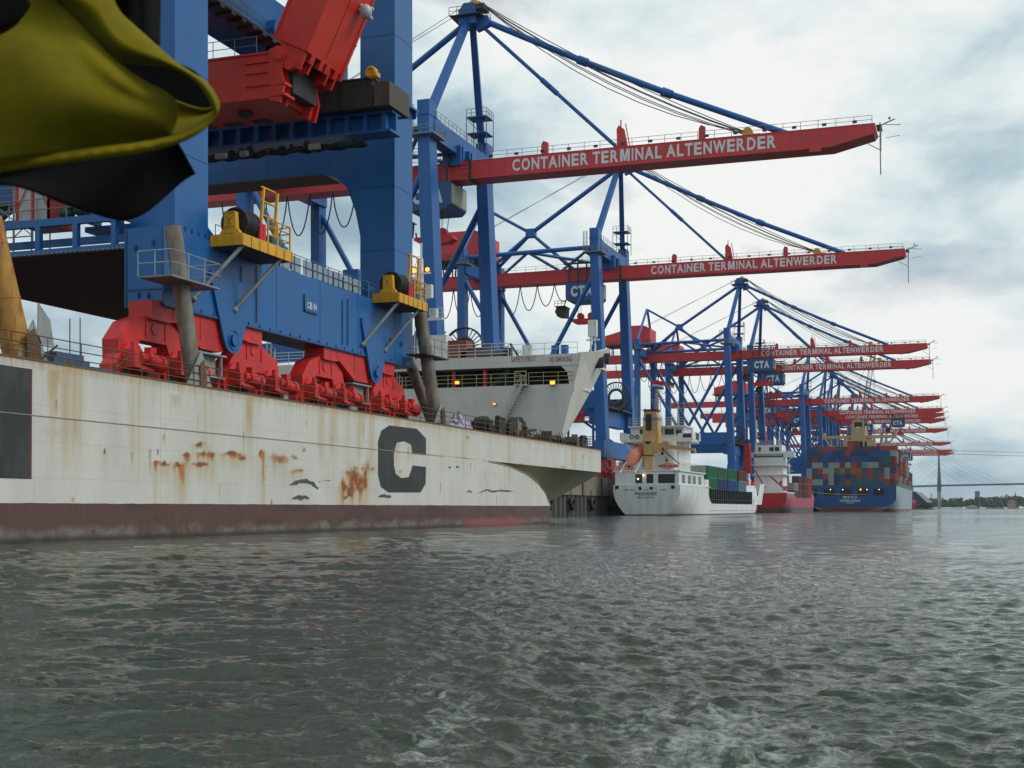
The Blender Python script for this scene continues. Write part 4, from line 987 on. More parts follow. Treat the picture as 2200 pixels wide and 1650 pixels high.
# ---------------------------------------------------------------- sea-fastening brace tubes
def brace(name_label, p_top, p_bot, r, gus, mat=RUSTPIPE):
    root = thing('brace_tube', name_label, 'brace', (p_bot[0], p_bot[1], DK))
    mb = MB().tube(p_top, p_bot, r, 20)
    for k in (0.18, 0.55, 0.86):
        q = Vector(p_top).lerp(Vector(p_bot), k); d = (Vector(p_bot) - Vector(p_top)).normalized(); mb.tube(q - d * .05, q + d * .05, r * 1.025, 20)
    mb.build('tube', mat, root)
    mb = MB()
    q = Vector(p_bot)
    mb.prism([(q.x - r * .5, DK), (q.x + r * .9, DK), (q.x + r * .8, DK + .9), (q.x + .2 * r, DK + 1.5), (q.x - r * .6, DK + 1.2)], 'y', q.y - r - .03, q.y - r + .01)
    mb.build('doubler_plate', paint('rust_plate', (.13, .09, .05), .8, .4, rust=.5), root)
    for g in gus:
        MB().prism(g, 'y', q.y - .4, q.y - .35).build('gusset_plate', PLATEGREY, root)
    return root
def tp(x, y, t): p = at(x, y, t=t); return (p.x, p.y, p.z)
def xz(x, y, t): p = at(x, y, t=t); return (p.x, p.z)
b1 = tp(425, 838, 37.75); g = [[xz(400, 838, 37.4), xz(437, 752, 37.4), xz(461, 838, 37.4)]]
brace('grey rusted brace tube leaning on the near corner of the blue crane sill', tp(371, 487, 38.9), (b1[0], 37.9, DK - .1), 0.44, g)
b1 = tp(942, 900, 37.9)
brace('grey rusted brace tube at the far right end of the crane sill', tp(899, 650, 38.9), (b1[0], 38.0, DK - .1), 0.5, [[xz(936, 908, 37.5), xz(949, 868, 37.5), xz(962, 908, 37.5)]])
b2 = tp(938, 880, 40.5)
brace('shaded brown brace tube crossing behind the far right brace', tp(868, 745, 40.5), (b2[0], 40.6, DK - .1), 0.42, [])
b3 = tp(52, 745, 38.2)
brace('thick yellow rusty brace tube at the left edge of the picture', tp(-28, 470, 39.6), (b3[0], 38.4, DK - .1), 0.62, [[xz(38, 775, 37.9), xz(76, 686, 37.9), xz(107, 778, 37.9)], [xz(45, 740, 38.9), xz(46, 652, 38.9), xz(72, 690, 38.9), xz(80, 745, 38.9)]], RUSTYEL)
# small inspection stand round the near brace
c0 = at(386, 600, t=38.6)
st = thing('inspection_stand', 'small grey railed work stand around the near brace tube', 'platform', (c0.x, 38.6, 13.2))
mb = MB().box(c0.x - 2.2, c0.x + 2.3, 37.6, 39.6, 13.05, 13.15)
mb.build('floor', GREY, st)
mb = MB().rail([(c0.x - 2.2, 39.6, 13.15), (c0.x - 2.2, 37.6, 13.15), (c0.x + 2.3, 37.6, 13.15), (c0.x + 2.3, 39.6, 13.15)], 1.25, 1.3, 2, .035)
mb.build('railing', paint('stand_rail', (0.35, 0.38, 0.40)), st)
c1 = at(912, 715, t=38.6)
st = thing('inspection_stand', 'small dark railed work stand around the far right brace tube', 'platform', (c1.x, 38.6, 13.2))
MB().box(c1.x - 1.6, c1.x + 2.6, 37.7, 39.4, 12.8, 12.9).build('floor', DARK, st)
MB().rail([(c1.x - 1.6, 37.7, 12.9), (c1.x + 2.6, 37.7, 12.9)], 1.2, 1.3, 2, .03).build('railing', GREY, st)
# odds and ends on deck by the rail
mb = MB()
for (x0, x1, h) in ((47.9, 50.4, .5), (50.6, 52.6, .3)): mb.box(x0, x1, HT + .8, HT + 1.8, DK, DK + h)
mb.box(48.2, 50.1, HT + .9, HT + 1.6, DK + .5, DK + .75)
tag(mb.build('steel_stack', paint('stack_blue', (.05, .12, .22), .7, .4, rust=.4)), 'flat stack of blue-grey steel pieces lying on deck by the left brace', 'steel stack')

# ---------------------------------------------------------------- quay cranes (one built, the rest copied)
QZ = 7.6
CREAM = paint('cream_panel', (0.42, 0.40, 0.33), 0.6, 0.2)
TROL = paint('trolley_blue', (0.02, 0.095, 0.26), 0.5, 0.25)
def build_quay_crane(sc, label):
    root = thing('gantry_crane', label, 'crane', (sc, 73, QZ), 'quay cranes along the terminal')
    def P(u, t, z): return (sc + u, t, z)
    def C(mb, name, mat, parent=None): return mb.build(name, mat, parent or root)
    def B(mb, u0, u1, t0, t1, z0, z1): return mb.box(sc + u0, sc + u1, t0, t1, z0, z1)
    for u in (-12, 12):
        mb = MB()      # waterside legs lean slightly outward at the foot
        lv = []
        for (tc, hw, hs, z) in ((72.25, 1.15, 1.55, 11.5), (73.0, 1.05, 1.5, 30), (74.0, 0.9, 1.4, 55.6), (74.0, 0.95, 1.4, 60.4)):
            lv.append([(sc + u - hs, tc - hw, z), (sc + u + hs, tc - hw, z), (sc + u + hs, tc + hw, z), (sc + u - hs, tc + hw, z)])
        for a, b in zip(lv[:-1], lv[1:]):
            mb.add(a + b, [(0, 1, 5, 4), (1, 2, 6, 5), (2, 3, 7, 6), (3, 0, 4, 7)])
        mb.add(lv[-1], [(0, 1, 2, 3)]); mb.add(lv[0], [(3, 2, 1, 0)])
        mb.box(sc + u - 1.5, sc + u + 1.5, 73.0, 75.05, 58.2, 58.35)
        mb.box(sc + u + 1.5, sc + u + 1.9, 71.7, 73.9, 27, 27.15)
        leg = C(mb, 'leg', BLUE)
        mb = MB().box(sc + u - 2.4, sc + u + 2.4, 72.0, 76.0, 55.2, 55.4)
        mb.rail([(sc + u - 2.4, 76, 55.4), (sc + u - 2.4, 72, 55.4), (sc + u + 2.4, 72, 55.4), (sc + u + 2.4, 76, 55.4)], 1.1, 1.0, 2, .045)
        mb.build('walkway', GREY, leg)
        if u < 0:
            mb = MB()
            for (a, b) in ((-.35, .35), (.35, .35), (-.35, -.35), (.35, -.35)): mb.tube((sc + u - 1.9 + a * .8, 75.7 + b, 55.4), (sc + u - 1.9 + a * .8, 75.7 + b, 59.6), .05, 4)
            for k in range(11): mb.ring((sc + u - 1.9, 75.7, 55.6 + k * .4), (0, 0, 1), .45, .03, 8, 3)
            mb.build('ladder', GREY, leg)
        mb = MB().prism([(103.2, 11.5), (104.9, 11.5), (104.9, 58), (103.3, 58)], 'x', sc + u - 1.25, sc + u + 1.25)
        leg = C(mb, 'leg', BLUE)
        mb = MB().box(sc + u - 2, sc + u + 2, 102.4, 105.8, 54.6, 54.8).rail([(sc + u - 2, 105.8, 54.8), (sc + u - 2, 102.4, 54.8), (sc + u + 2, 102.4, 54.8)], 1.1, 1, 2, .045)
        mb.build('walkway', GREY, leg)
        mb = MB().prism([(74, 26.3), (103.3, 26.3), (103.3, 22.6), (74, 22.6)], 'x', sc + u - .9, sc + u + .9)
        C(mb, 'portal_beam', BLUE)
        mb = MB().tube(P(u, 74.2, 51), P(u, 88, 26.4), .5, 12).tube(P(u, 103.4, 51), P(u, 89.4, 26.4), .5, 12)
        C(mb, 'diagonal_brace', BLUE)
        mb = MB().tube(P(u, 75, 56.6), P(u, 103.4, 56.2), .48, 12)
        C(mb, 'upper_tie', BLUE)
        s = u * .97 if u < 0 else u * .97
        mb = MB().beam(P(u * .92, 74.0, 59.0), P(u * .07, 71.8, 76.2), 1.15, 1.0, .95, .9)
        C(mb, 'apex_leg', BLUE)
        C(MB().tube(P(u, 104.2, 57.5), P(u * .03, 103.6, 69.6), .42, 10), 'apex_leg', BLUE)
        if u > 0:
            mb = MB()
            q = Vector(P(8.6, 73.6, 62))
            for z in (61.0, 63.6):
                mb.box(q.x - 1.6, q.x + 1.6, q.y - 1.8, q.y + 1.6, z, z + .12)
            for a in (-1.6, 1.6):
                for b in (-1.8, 1.6): mb.tube((q.x + a, q.y + b, 58.6), (q.x + a, q.y + b, 63.6), .07, 5)
            mb.beam((q.x - 1.6, q.y + 1.6, 63.5), (q.x - 1.6, q.y - .6, 61.1), .1, .1)
            mb.rail([(q.x - 1.6, q.y + 1.6, 63.7), (q.x - 1.6, q.y - 1.8, 63.7), (q.x + 1.6, q.y - 1.8, 63.7)], 1.2, .9, 2, .045)
            C(mb, 'stair_tower', paint('walkway_blue', (0.05, 0.12, 0.25)))
    C(B(MB(), -12.9, 12.9, 102.9, 105.0, 52.6, 55.2), 'landside_beam', BLUE)
    mb = MB().prism([(sc - 11.5, 58.6), (sc - 8, 58.2), (sc + 11.5, 58.2), (sc + 12, 55.2), (sc - 11, 55.2)], 'y', 73.0, 75.0)
    for uu in (-2.4, -1.3, 1.3, 2.4): mb.box(sc + uu - .18, sc + uu + .18, 72.4, 75.4, 53.5, 56.5)
    ub = C(mb, 'waterside_beam', BLUE)
    MB().rail([P(-10.5, 73.05, 58.3), P(11.5, 73.05, 58.3)], 1.1, 1.6, 2, .045).build('railing', GREY, ub)
    C(MB().box(sc - 12, sc + 12, 73.2, 75.4, 19.3, 22.8), 'waterside_portal_beam', BLUE)
    # tie bracing in plan
    mb = MB().tube(P(-12, 89, 56.4), P(12, 89, 56.4), .35, 10).tube(P(-12, 75, 56.6), P(12, 89, 56.4), .33, 10).tube(P(12, 75, 56.6), P(-12, 89, 56.4), .33, 10).tube(P(-12, 89, 56.4), P(12, 103.5, 56.2), .33, 10)
    C(mb, 'plan_brace', BLUE)
    # boom
    w = 2.05
    prof = [(71.0, 51.4), (71.0, 54.05), (11.9, 54.05), (11.6, 53.2), (12.0, 52.7), (17.6, 51.4)]
    mb = MB().prism(prof, 'x', sc - w, sc + w)
    mb.box(sc - w - .06, sc + w + .06, 11.8, 71, 54.05, 54.13).box(sc - w - .05, sc - w, 17.6, 71, 51.36, 51.5)
    for (t, h, ww) in ((59.3, 1.6, .5), (35.7, 1.7, .45)):
        mb.prism([(t - ww, 54.1), (t + ww, 54.1), (t + ww, 54 + h), (t + ww * .3, 54.5 + h), (t - ww, 54.2 + h)], 'x', sc - w + .1, sc - w + .7)
    mb.prism([(46.8, 54.1), (48.4, 54.1), (48.5, 57.0), (48.2, 57.6), (47.4, 57.0)], 'x', sc - 1.0, sc - .4)
    mb.beam(P(-.7, 48, 54.1), P(-.7, 47.9, 58.4), .15, .2).beam(P(-.7, 46.5, 54.1), P(-.7, 47.2, 57.8), .12, .2)
    mb.box(sc - w - .05, sc - w + 1, 19, 20.6, 50.9, 51.6)
    boom = C(mb, 'boom', RED)
    b_ = lettering(MB(), 'CONTAINER TERMINAL ALTENWERDER', P(-w - .03, 64.3, 51.92), (0, -39.1, 0), (0, 0, 1.8), 0.030)
    b_.build('lettering', LETTER, boom)
    MB().rail([P(-w + .1, 70, 54.1), P(-w + .1, 12.2, 54.1)], 1.15, 2.4, 2, .04).rail([P(w - .1, 70, 54.1), P(w - .1, 12.2, 54.1)], 1.15, 4.8, 2, .035).build('railing', GREY, boom)
    for i in range(14): MB().box(sc - w + .02, sc - w + .22, 67.5 - i * 4.1, 68.1 - i * 4.1, 54.4, 54.75).build('walkway_lamp', DARK, boom)
    MB().tube(P(-.9, 29.4, 54.8), P(.9, 29.4, 54.8), .75, 16).box(sc - .7, sc + .7, 27.6, 29.8, 54.1, 54.6).build('rope_sheave', YELLOW, boom)
    mb = MB().tube(P(-1.2, 11.2, 54.4), P(-1.2, 11.1, 47.2), .09, 5).tube(P(1.2, 11.2, 54.2), P(1.2, 11.2, 51), .06, 5).box(sc - 1.6, sc + 1.6, 11.0, 11.7, 53.9, 54.0)
    mb.tube(P(-1.6, 13, 50.6 + 1), P(-1.2, 11.2, 50.6), .06, 5).tube(P(-1.2, 11.6, 52.6), P(-1.2, 11.1, 52.4), .06, 5)
    mb.tube(P(0, 11.4, 54.2), P(0, 9.3, 55.0), .1, 5).tube(P(.2, 10.6, 54.4), P(.2, 8.5, 54.2), .05, 4).tube(P(0, 10.4, 52.5), P(0, 8.6, 52.7), .04, 4).ball(P(0, 10.0, 55.2), .2, 6, 4)
    mb.build('mast_bracket', GREY, boom)
    MB().box(sc - w - .09, sc + w + .09, 70.9, 71.35, 51.2, 54.3).build('hinge', DARK, boom)
    # fixed girder to the backreach
    mb = B(MB(), -w, w, 71.3, 140, 51.4, 54.0); B(mb, -w - .05, w + .05, 71.3, 140, 54.0, 54.1); B(mb, -w - .06, -w, 71.3, 140, 51.36, 51.5)
    for z in (52.1, 53, 53.6): B(mb, -w - .1, -w, 71.4, 73.2, z, z + .12)
    gir = C(mb, 'girder', RED)
    MB().rail([P(-w + .1, 76, 54.1), P(-w + .1, 139, 54.1)], 1.15, 2.4, 2, .04).build('railing', GREY, gir)
    mb = MB()
    for i in range(9):
        t0 = 78 + i * 4.0; dep = 3.2 if i < 4 else 6.6; dep = 3.4 + 3.2 * min(1, i / 4)
        pts = []
        for k in range(13):
            f = k / 12; pts.append(P(-w - .5, t0 + f * 4.0, 51.2 - dep * (1 - (2 * f - 1) ** 2) ** .8))
        mb.path(pts, .11, 5)
    mb.build('festoon_cable', BLACK, gir)
    # machinery house
    mb = MB().prism([(101.5, 57.4), (101.5, 62.6), (104, 63.7), (110.4, 63.7), (110.6, 62.3), (114.8, 61.2), (117.2, 60.6), (117.2, 57.4)], 'x', sc - 4.6, sc + 4.6)
    hs = C(mb, 'machinery_house', RED)
    mb = MB().box(sc - 5.2, sc + 5.2, 101, 118, 57.1, 57.4).rail([P(-5.2, 101, 57.4), P(-5.2, 118, 57.4)], 1.2, 1.3, 2, .045)
    for t in (102.5, 107, 112, 116.5):
        for u in (-4, -2, 2, 4): mb.tube(P(u * .9, t, 54.1), P(u, t, 57.2), .18, 6)
    mb.build('support_frame', DARK, hs)
    # pylon head, stays and ropes
    mb = B(MB(), -1.6, 1.6, 70.4, 73.2, 75.2, 77.4).prism([(70.2, 77.4), (73.4, 77.4), (72.6, 78.6), (71, 78.6)], 'x', sc - 1.0, sc + 1.0)
    mb.prism([(68.6, 75.0), (70.6, 74.3), (70.6, 77.0), (68.8, 76.4)], 'x', sc - .5, sc + .5)
    head = C(mb, 'pylon_head', BLUE)
    MB().box(sc - 2.4, sc + 2.4, 69.4, 74.4, 76.3, 76.4).rail([P(-2.4, 74.4, 76.4), P(-2.4, 69.4, 76.4), P(2.4, 69.4, 76.4)], 1.2, 1.2, 2, .05).box(sc - 1.2, sc + 1.2, 69.2, 70.6, 77.4, 78.2).build('head_platform', DARK, head)
    MB().tube(P(-.8, 71, 78.4), P(.8, 71, 78.4), .7, 14).build('rope_sheave', YELLOW, head)
    def stay(name, pts, r):
        mb = MB()
        for a, b in zip(pts[:-1], pts[1:]): mb.tube(a, b, r, 10)
        for q in pts[1:-1]:
            dd = (Vector(pts[-1]) - Vector(pts[0])).normalized() * .8; mb.tube(Vector(q) - dd, Vector(q) + dd, r * 1.4, 10)
        return C(mb, name, BLUE)
    def lerp(a, b, f): return tuple(Vector(a).lerp(Vector(b), f))
    a, b = P(0, 69.4, 75.8), P(0, 23.9, 54.3)
    q1, q2 = lerp(a, b, .34), lerp(a, b, .62)
    stay('forestay', [a, (q1[0], q1[1], q1[2] - .55), (q2[0], q2[1], q2[2] - .6), b], .46)
    a, b = P(0, 69.6, 74.8), P(0, 48.2, 54.2)
    q1, q2 = lerp(a, b, .46), lerp(a, b, .52)
    stay('forestay', [a, q1, q2, b], .29)
    nd = P(0, 92.3, 63.1)
    stay('backstay', [P(0, 72.8, 75.6), nd], .48)
    stay('backstay', [nd, P(0, 103.5, 69.6)], .36)
    for u in (-1.8, 1.8):
        stay('girder_hanger', [nd, P(u, 103.0, 54.1)], .40); stay('girder_hanger', [nd, P(u, 82.0, 54.1)], .36)
    C(B(MB(), -1.0, 1.0, 91.3, 93.3, 62.2, 64.0), 'stay_node', BLUE)
    mb = MB()
    for i, (u, dz) in enumerate(((-1.0, 0), (-.5, -.25), (0, .1), (.5, -.2), (1.0, 0), (-.8, -.9))):
        pts = []
        for k in range(9):
            f = k / 8; pts.append(P(u, 70.2 - f * 40.3, 78.6 - f * 23.6 - (1.0 + dz * -.8 + i * .35) * 4 * f * (1 - f)))
        mb.path(pts, .065, 4)
    C(mb, 'hoist_ropes', ROPE)
    mb = MB()
    for u in (-.6, .6): mb.tube(P(u, 72.8, 78.2), P(u, 117, 58 + u), .05, 4)
    C(mb, 'back_ropes', ROPE)
    # cable reel and deck over the waterside portal beam
    mb = MB().ring(P(-1.6, 72.3, 25.7), (1, 0, 0), 3.2, .14, 28, 5).ring(P(-1.2, 72.3, 25.7), (1, 0, 0), 3.2, .14, 28, 5).ring(P(-1.4, 72.3, 25.7), (1, 0, 0), 1.6, .3, 20, 5)
    for i in range(28):
        an = 2 * math.pi * i / 28; mb.tube(P(-1.4, 72.3 + 1.5 * math.cos(an), 25.7 + 1.5 * math.sin(an)), P(-1.4, 72.3 + 3.2 * math.cos(an), 25.7 + 3.2 * math.sin(an)), .08, 4)
    C(mb, 'cable_reel', DARK)
    mb = B(MB(), -10.5, 10.5, 71.6, 76.6, 22.8, 23.1).rail([P(-10.5, 71.6, 23.1), P(10.5, 71.6, 23.1)], 1.1, 1.5, 2, .05)
    rr = random.Random(8)
    for i in range(10): u = -9 + i * 1.9; B(mb, u, u + rr.uniform(.6, 1.5), 73, 75, 23.1, 23.3 + rr.uniform(.6, 2.4))
    C(mb, 'machinery_deck', DARK)
    # sills, bogies
    for t0 in (71.2, 103.2):
        C(B(MB(), -15.5, 15.5, t0, t0 + 2.2, 12.0, 15.6), 'sill_beam', BLUE)
        for gs in (-9.6, 9.6):
            mb = B(MB(), gs - .7, gs + .7, t0 - .1, t0 + 2.3, 10.4, 12.6).prism([(sc + gs - 5, 11.8), (sc + gs + 5, 11.8), (sc + gs + 5, 10.6), (sc + gs + 1.8, 9.5), (sc + gs - 1.8, 9.5), (sc + gs - 5, 10.6)], 'y', t0 + .2, t0 + 2)
            for k in (-4.7, 4.7):
                c_ = sc + gs + k
                mb.prism([(c_ - 3.6, 9.0), (c_ - 2, 10.7), (c_ + 2, 10.7), (c_ + 3.6, 9.0), (c_ + 3.6, 8.6), (c_ - 3.6, 8.6)], 'y', t0 + .3, t0 + 1.9)
                for j in (-2.2, 2.2): mb.box(c_ + j - 1.6, c_ + j + 1.6, t0 + .1, t0 + 2.1, 7.9, 9.2).tube((c_ + j + .4, t0 - .2, 8.8), (c_ + j + 1.5, t0 - .2, 8.8), .36, 10)
            bg = C(mb, 'bogie_set', RED2)
    return root
def build_trolley(root, t0):
    sc = root.location.x
    e = bpy.data.objects.new('trolley', None); COL.objects.link(e); e.parent = root
    e.location = (0, t0 - 73, 0)
    def P(u, t, z): return (sc + u, t0 + t, z)
    mb = MB()
    for u in (-3.1, 2.7): mb.box(sc + u, sc + u + .4, t0 - 3.6, t0 + 3.6, 49.8, 51.1)
    for u in (-3.2, 2.9):
        for t in (-3.0, -1, 1.0, 3.0): mb.box(sc + u, sc + u + .3, t0 + t - .15, t0 + t + .15, 50.8, 55.2)
        mb.box(sc + u - .3, sc + u + .6, t0 - 4.2, t0 + 4.2, 55.0, 55.3)
    mb.rail([P(-3.5, -4.2, 55.3), P(-3.5, 4.2, 55.3)], 1.0, 1.4, 2, .05)
    mb.build('frame', DARK, e)
    box = MB().prism([(t0 - 3.7, 47.6), (t0 - 3.0, 46.9), (t0 + 3.2, 46.9), (t0 + 3.7, 47.6), (t0 + 3.7, 50.9), (t0 - 3.7, 50.9)], 'x', sc - 3.4, sc + 3.4).build('machinery_box', TROL, e)
    # the terminal's three letters
    a = P(-3.43, 2.5, 47.8)
    lettering(MB(), 'CTA', a, (0, -5.0, 0), (0, 0, 2.4), 0.06).build('lettering', LETTER, e)
    MB().box(sc - 2.9, sc + 2.9, t0 - 3.78, t0 - 3.70, 47.8, 50.7).build('end_panel', CREAM, e)
    mb = MB().box(sc - 2.2, sc + 2.2, t0 + 4.2, t0 + 6.6, 46.0, 46.15).rail([P(-2.2, 6.6, 46.15), P(-2.2, 4.2, 46.15)], 1.1, .8, 2, .05)
    mb.tube(P(-1.6, 4.6, 46.1), P(-1.6, 3.4, 49), .12, 5)
    mb.prism([(t0 + 4.4, 43.7), (t0 + 6.2, 43.9), (t0 + 6.8, 45.0), (t0 + 6.4, 46.0), (t0 + 4.2, 46.0)], 'x', sc - 1.4, sc + 1.4)
    mb.build('operator_cab', DARK, e)
    mb = MB()
    for u in (-1.4, 1.4):
        for t in (-1.6, 1.6): mb.tube(P(u, t, 46.9), P(u * .6, t * .8, 43), .06, 4)
    mb.build('hoist_ropes', ROPE, e)
    mb = MB().prism([(t0 - 3.2, 42.8), (t0 - 2.2, 42.2), (t0 + 2.2, 42.2), (t0 + 3.4, 42.9), (t0 + 3.2, 43.3), (t0 - 3, 43.3)], 'x', sc - 1.0, sc + 1.0)
    for t in (-1.2, 1.2): mb.tube(P(-.5, t, 43.9), P(.5, t, 43.9), .75, 12)
    mb.tube(P(0, 3.2, 43), P(0, 3.4, 44.2), .15, 5)
    mb.build('headblock', RED2, e)
CR = [(187.5, 77.5, 'blue quay crane nearest behind the ship, its red boom reaching highest across the sky'),
      (279, 79.5, 'second blue quay crane, its lettered red boom next below the highest boom'),
      (440, 64.0, 'third quay crane along the quay, boom upper of the close pair beyond the coaster'),
      (488, 67.0, 'fourth quay crane along the quay, boom lower of the close pair beyond the coaster'),
      (645, 92.0, 'fifth quay crane along the quay, rising behind the red and white coaster'),
      (725, 86.0, 'sixth quay crane along the quay, its boom second highest over the blue-sterned ship'),
      (762, 36.0, 'seventh quay crane along the quay, its trolley far out near the boom tip'),
      (806, 56.0, 'eighth quay crane along the quay, trolley halfway out above the cream bridge house'),
      (908, 95.0, 'ninth quay crane along the quay, rising behind the cream bridge house'),
      (1097, 90.0, 'third farthest quay crane, small boom level with the top of the container stacks'),
      (1244, 52.0, 'second farthest quay crane, boom just above the lowest boom near the bridge pylon'),
      (1306, 52.0, 'farthest quay crane with the lowest and smallest boom, before the bridge pylon')]
proto = build_quay_crane(CR[0][0], CR[0][2])
build_trolley(proto, CR[0][1])
for sc, tt, lab in CR[1:]:
    c = copy_tree(proto); c.location.x = sc; c['label'] = lab
    for ch in c.children:
        if ch.name.startswith('trolley'): ch.location.y = tt - 73

# ---------------------------------------------------------------- coasters and the big container ship
def band_paint(name, bands, rough=0.5, rust=0.1, above=None):
    """hull paint in level bands: [(top_z, colour), ...]"""
    m = bpy.data.materials.new(name); m.use_nodes = True
    t = m.node_tree; b = t.nodes['Principled BSDF']
    geo = N(t, 'ShaderNodeNewGeometry').outputs['Position']
    sp = N(t, 'ShaderNodeSeparateXYZ'); link(t, geo, sp.inputs[0]); Z = sp.outputs[2]
    c = None
    for top, col in bands[::-1]:
        if c is None: c = mixc(t, 0.0, col, col)
        else: c = mixc(t, M_(t, 'LESS_THAN', Z, top), c, col)
    n1 = noise(t, mapping(t, geo, (.8, .8, .12)), 1.2, 6, .6)
    c = mixc(t, 1.0, c, ramp(t, n1, [(.3, .78), (.7, 1.05)]), 'MULTIPLY')
    if rust:
        r = M_(t, 'MULTIPLY', ramp(t, noise(t, mapping(t, geo, (1, 1, .2)), 1.6, 8, .65), [(.62, 0.), (.74, 1.)]), rust * 3, True)
        c = mixc(t, r, c, (.28, .14, .06))
    link(t, c, b.inputs['Base Color']); b.inputs['Roughness'].default_value = rough
    return m
def loft_hull(s0, s1, tc, B, sheer, sf, run, bow, rake=0.06, wl=4.5, nS=40, zb=-1.0):
    """sf: waterline breadth share at the stern, run: length over which it fills out, bow: length of entry"""
    mb = MB(); secs = []; L = s1 - s0
    zl = [0, .12, .25, .4, .6, .8, 1.0]
    for i in range(nS + 1):
        s = s0 + L * i / nS
        top = sheer(s - s0)
        f = min(1, max(0, (s - s0) / run)); f = sf + (1 - sf) * (f * f * (3 - 2 * f))
        e = max(0, (s - (s1 - bow)) / bow)
        ring = []
        for sgn in (-1, 1):
            col = []
            for u in zl:
                z = zb + (top - zb) * u
                k = min(1, max(0, (wl - z) / (wl - zb)))
                b = B * (1 - (1 - f) * k ** 1.8)
                flare = 1 - e ** (1.5 + 1.3 * u) if e > 0 else 1
                col.append((s + rake * (z - zb) * (1 if e > 0.2 else 0) * e, tc + sgn * b * flare, z))
            ring.append(col)
        secs.append(ring[0][::-1] + ring[1])
    k = len(secs[0]); vs = [p for r in secs for p in r]
    fs = [(i * k + j, i * k + j + 1, (i + 1) * k + j + 1, (i + 1) * k + j) for i in range(nS) for j in range(k - 1)]
    mb.add(vs, fs, True)
    mb.add(secs[0], [tuple(range(k))])
    for i in range(nS):     # decks
        mb.add([secs[i][0], secs[i][-1], secs[i + 1][-1], secs[i + 1][0]], [(0, 1, 2, 3)])
    return mb
SHIPW = paint('ship_white', (0.74, 0.75, 0.73), .5, .12, .4, .12, rust=.06, dirtamt=.12)
# ---- white coaster
c1 = thing('coaster', 'white coaster moored stern-on with an ochre funnel and crane, PASSADEN on its round stern', 'ship', (253, 59.7, 0))
def K(mb, name, mat, parent=None): return mb.build(name, mat, parent or c1)
TC, HB = 59.7, 6.75
def sheer1(a):
    if a < 34: return 6.0 if a < 26 else 6.0 - 3.6 * ((a - 26) / 8) ** 2 * (3 - 2 * (a - 26) / 8)
    if a < 100: return 2.4
    f = min(1, (a - 100) / 12); return 2.4 + 5.3 * f * f * (3 - 2 * f)
K(loft_hull(253, 371, TC, HB, sheer1, .45, 26, 24, .12, 4.6, 60), 'hull', band_paint('coaster_hull', [(.22, (.02, .10, .085)), (99, (.72, .73, .72))], .45, .05))
K(MB().box(253.2, 285, TC - HB - .06, TC + HB + .06, 5.92, 6.05).box(285, 352, TC - HB - .12, TC - HB + .1, 1.0, 1.15), 'rubbing_strake', SHIPW)
# transom lettering and fittings
MBT = MB()
def stern_text(body, cx, w, z, h, s, tc, bold=0.0): lettering(MBT, body, (s, tc + w / 2, z), (0, -w, 0), (0, 0, h), bold)
stern_text('PASSADEN', 0, 4.3, 3.95, .68, 252.97, TC + .1, .03); stern_text('HELSINGFORS', 0, 3.3, 3.35, .36, 252.97, TC + .1, .01)
K(MBT, 'lettering', paint('navy_lettering', (.015, .05, .13)))
for y in (TC + 1.3, TC - 1.0): K(MB().tube((252.93, y, 5.35), (253.05, y, 5.35), .34, 14), 'fairlead', BLACK)
for y, w in ((TC + 4.0, .9), (TC + 2.9, .8), (TC + .15, 1.0), (TC - 3.4, 1.2)): K(MB().box(252.95, 253.02, y - w / 2, y + w / 2, 4.98, 5.1), 'scupper', BLACK)
for y in (TC + 6.0, TC - 5.3): K(MB().box(252.94, 253.02, y - .35, y + .35, 5.25, 5.9), 'fairlead', BLACK)
# poop house with openings along the stern
K(MB().box(253.25, 279, TC - 6.45, TC + 6.45, 6.05, 8.9).box(253.1, 280, TC - HB, TC + HB, 8.7, 8.95).box(279, 284, TC - 6.6, TC - 6.3, 2.0, 7.6), 'poop_house', SHIPW)
def win(parent, s, y0, y1, z0, z1, mat=GLASS, frame=SHIPW, off=.06):
    mb = MB().box(s - off - .02, s - off + .02, y0, y1, z0, z1); w = mb.build('window', mat, parent)
    mb = MB(); x = s - off - .05
    mb.box(x, s, y0 - .1, y0, z0 - .1, z1 + .1).box(x, s, y1, y1 + .1, z0 - .1, z1 + .1).box(x, s, y0, y1, z0 - .1, z0).box(x, s, y0, y1, z1, z1 + .1)
    mb.build('frame', frame, w); return w
for (x0, x1) in ((1319, 1349), (1365, 1380), (1389, 1404), (1414, 1450), (1466, 1477), (1484, 1498)):
    a = at(x0, 1035, s=253.2); b = at(x1, 1035, s=253.2)
    if a.y < TC + 6.4 and b.y > TC - 6.4: win(c1, 253.25, b.y, a.y, 6.35, 8.15)
def side_win(parent, y, s0, s1, z0, z1, mat=GLASS): return MB().box(s0, s1, y - .05, y + .02, z0, z1).build('window', mat, parent)
for s0 in (256, 262, 267, 273): side_win(c1, TC - 6.45, s0, s0 + 3.2, 6.4, 8.1)
mb = MB().rail([(280, TC - HB + .1, 8.95), (253.2, TC - HB + .1, 8.95), (253.2, TC + HB - .1, 8.95), (280, TC + HB - .1, 8.95)], 1.5, 1.3, 3, .04)
K(mb, 'railing', RAILW)
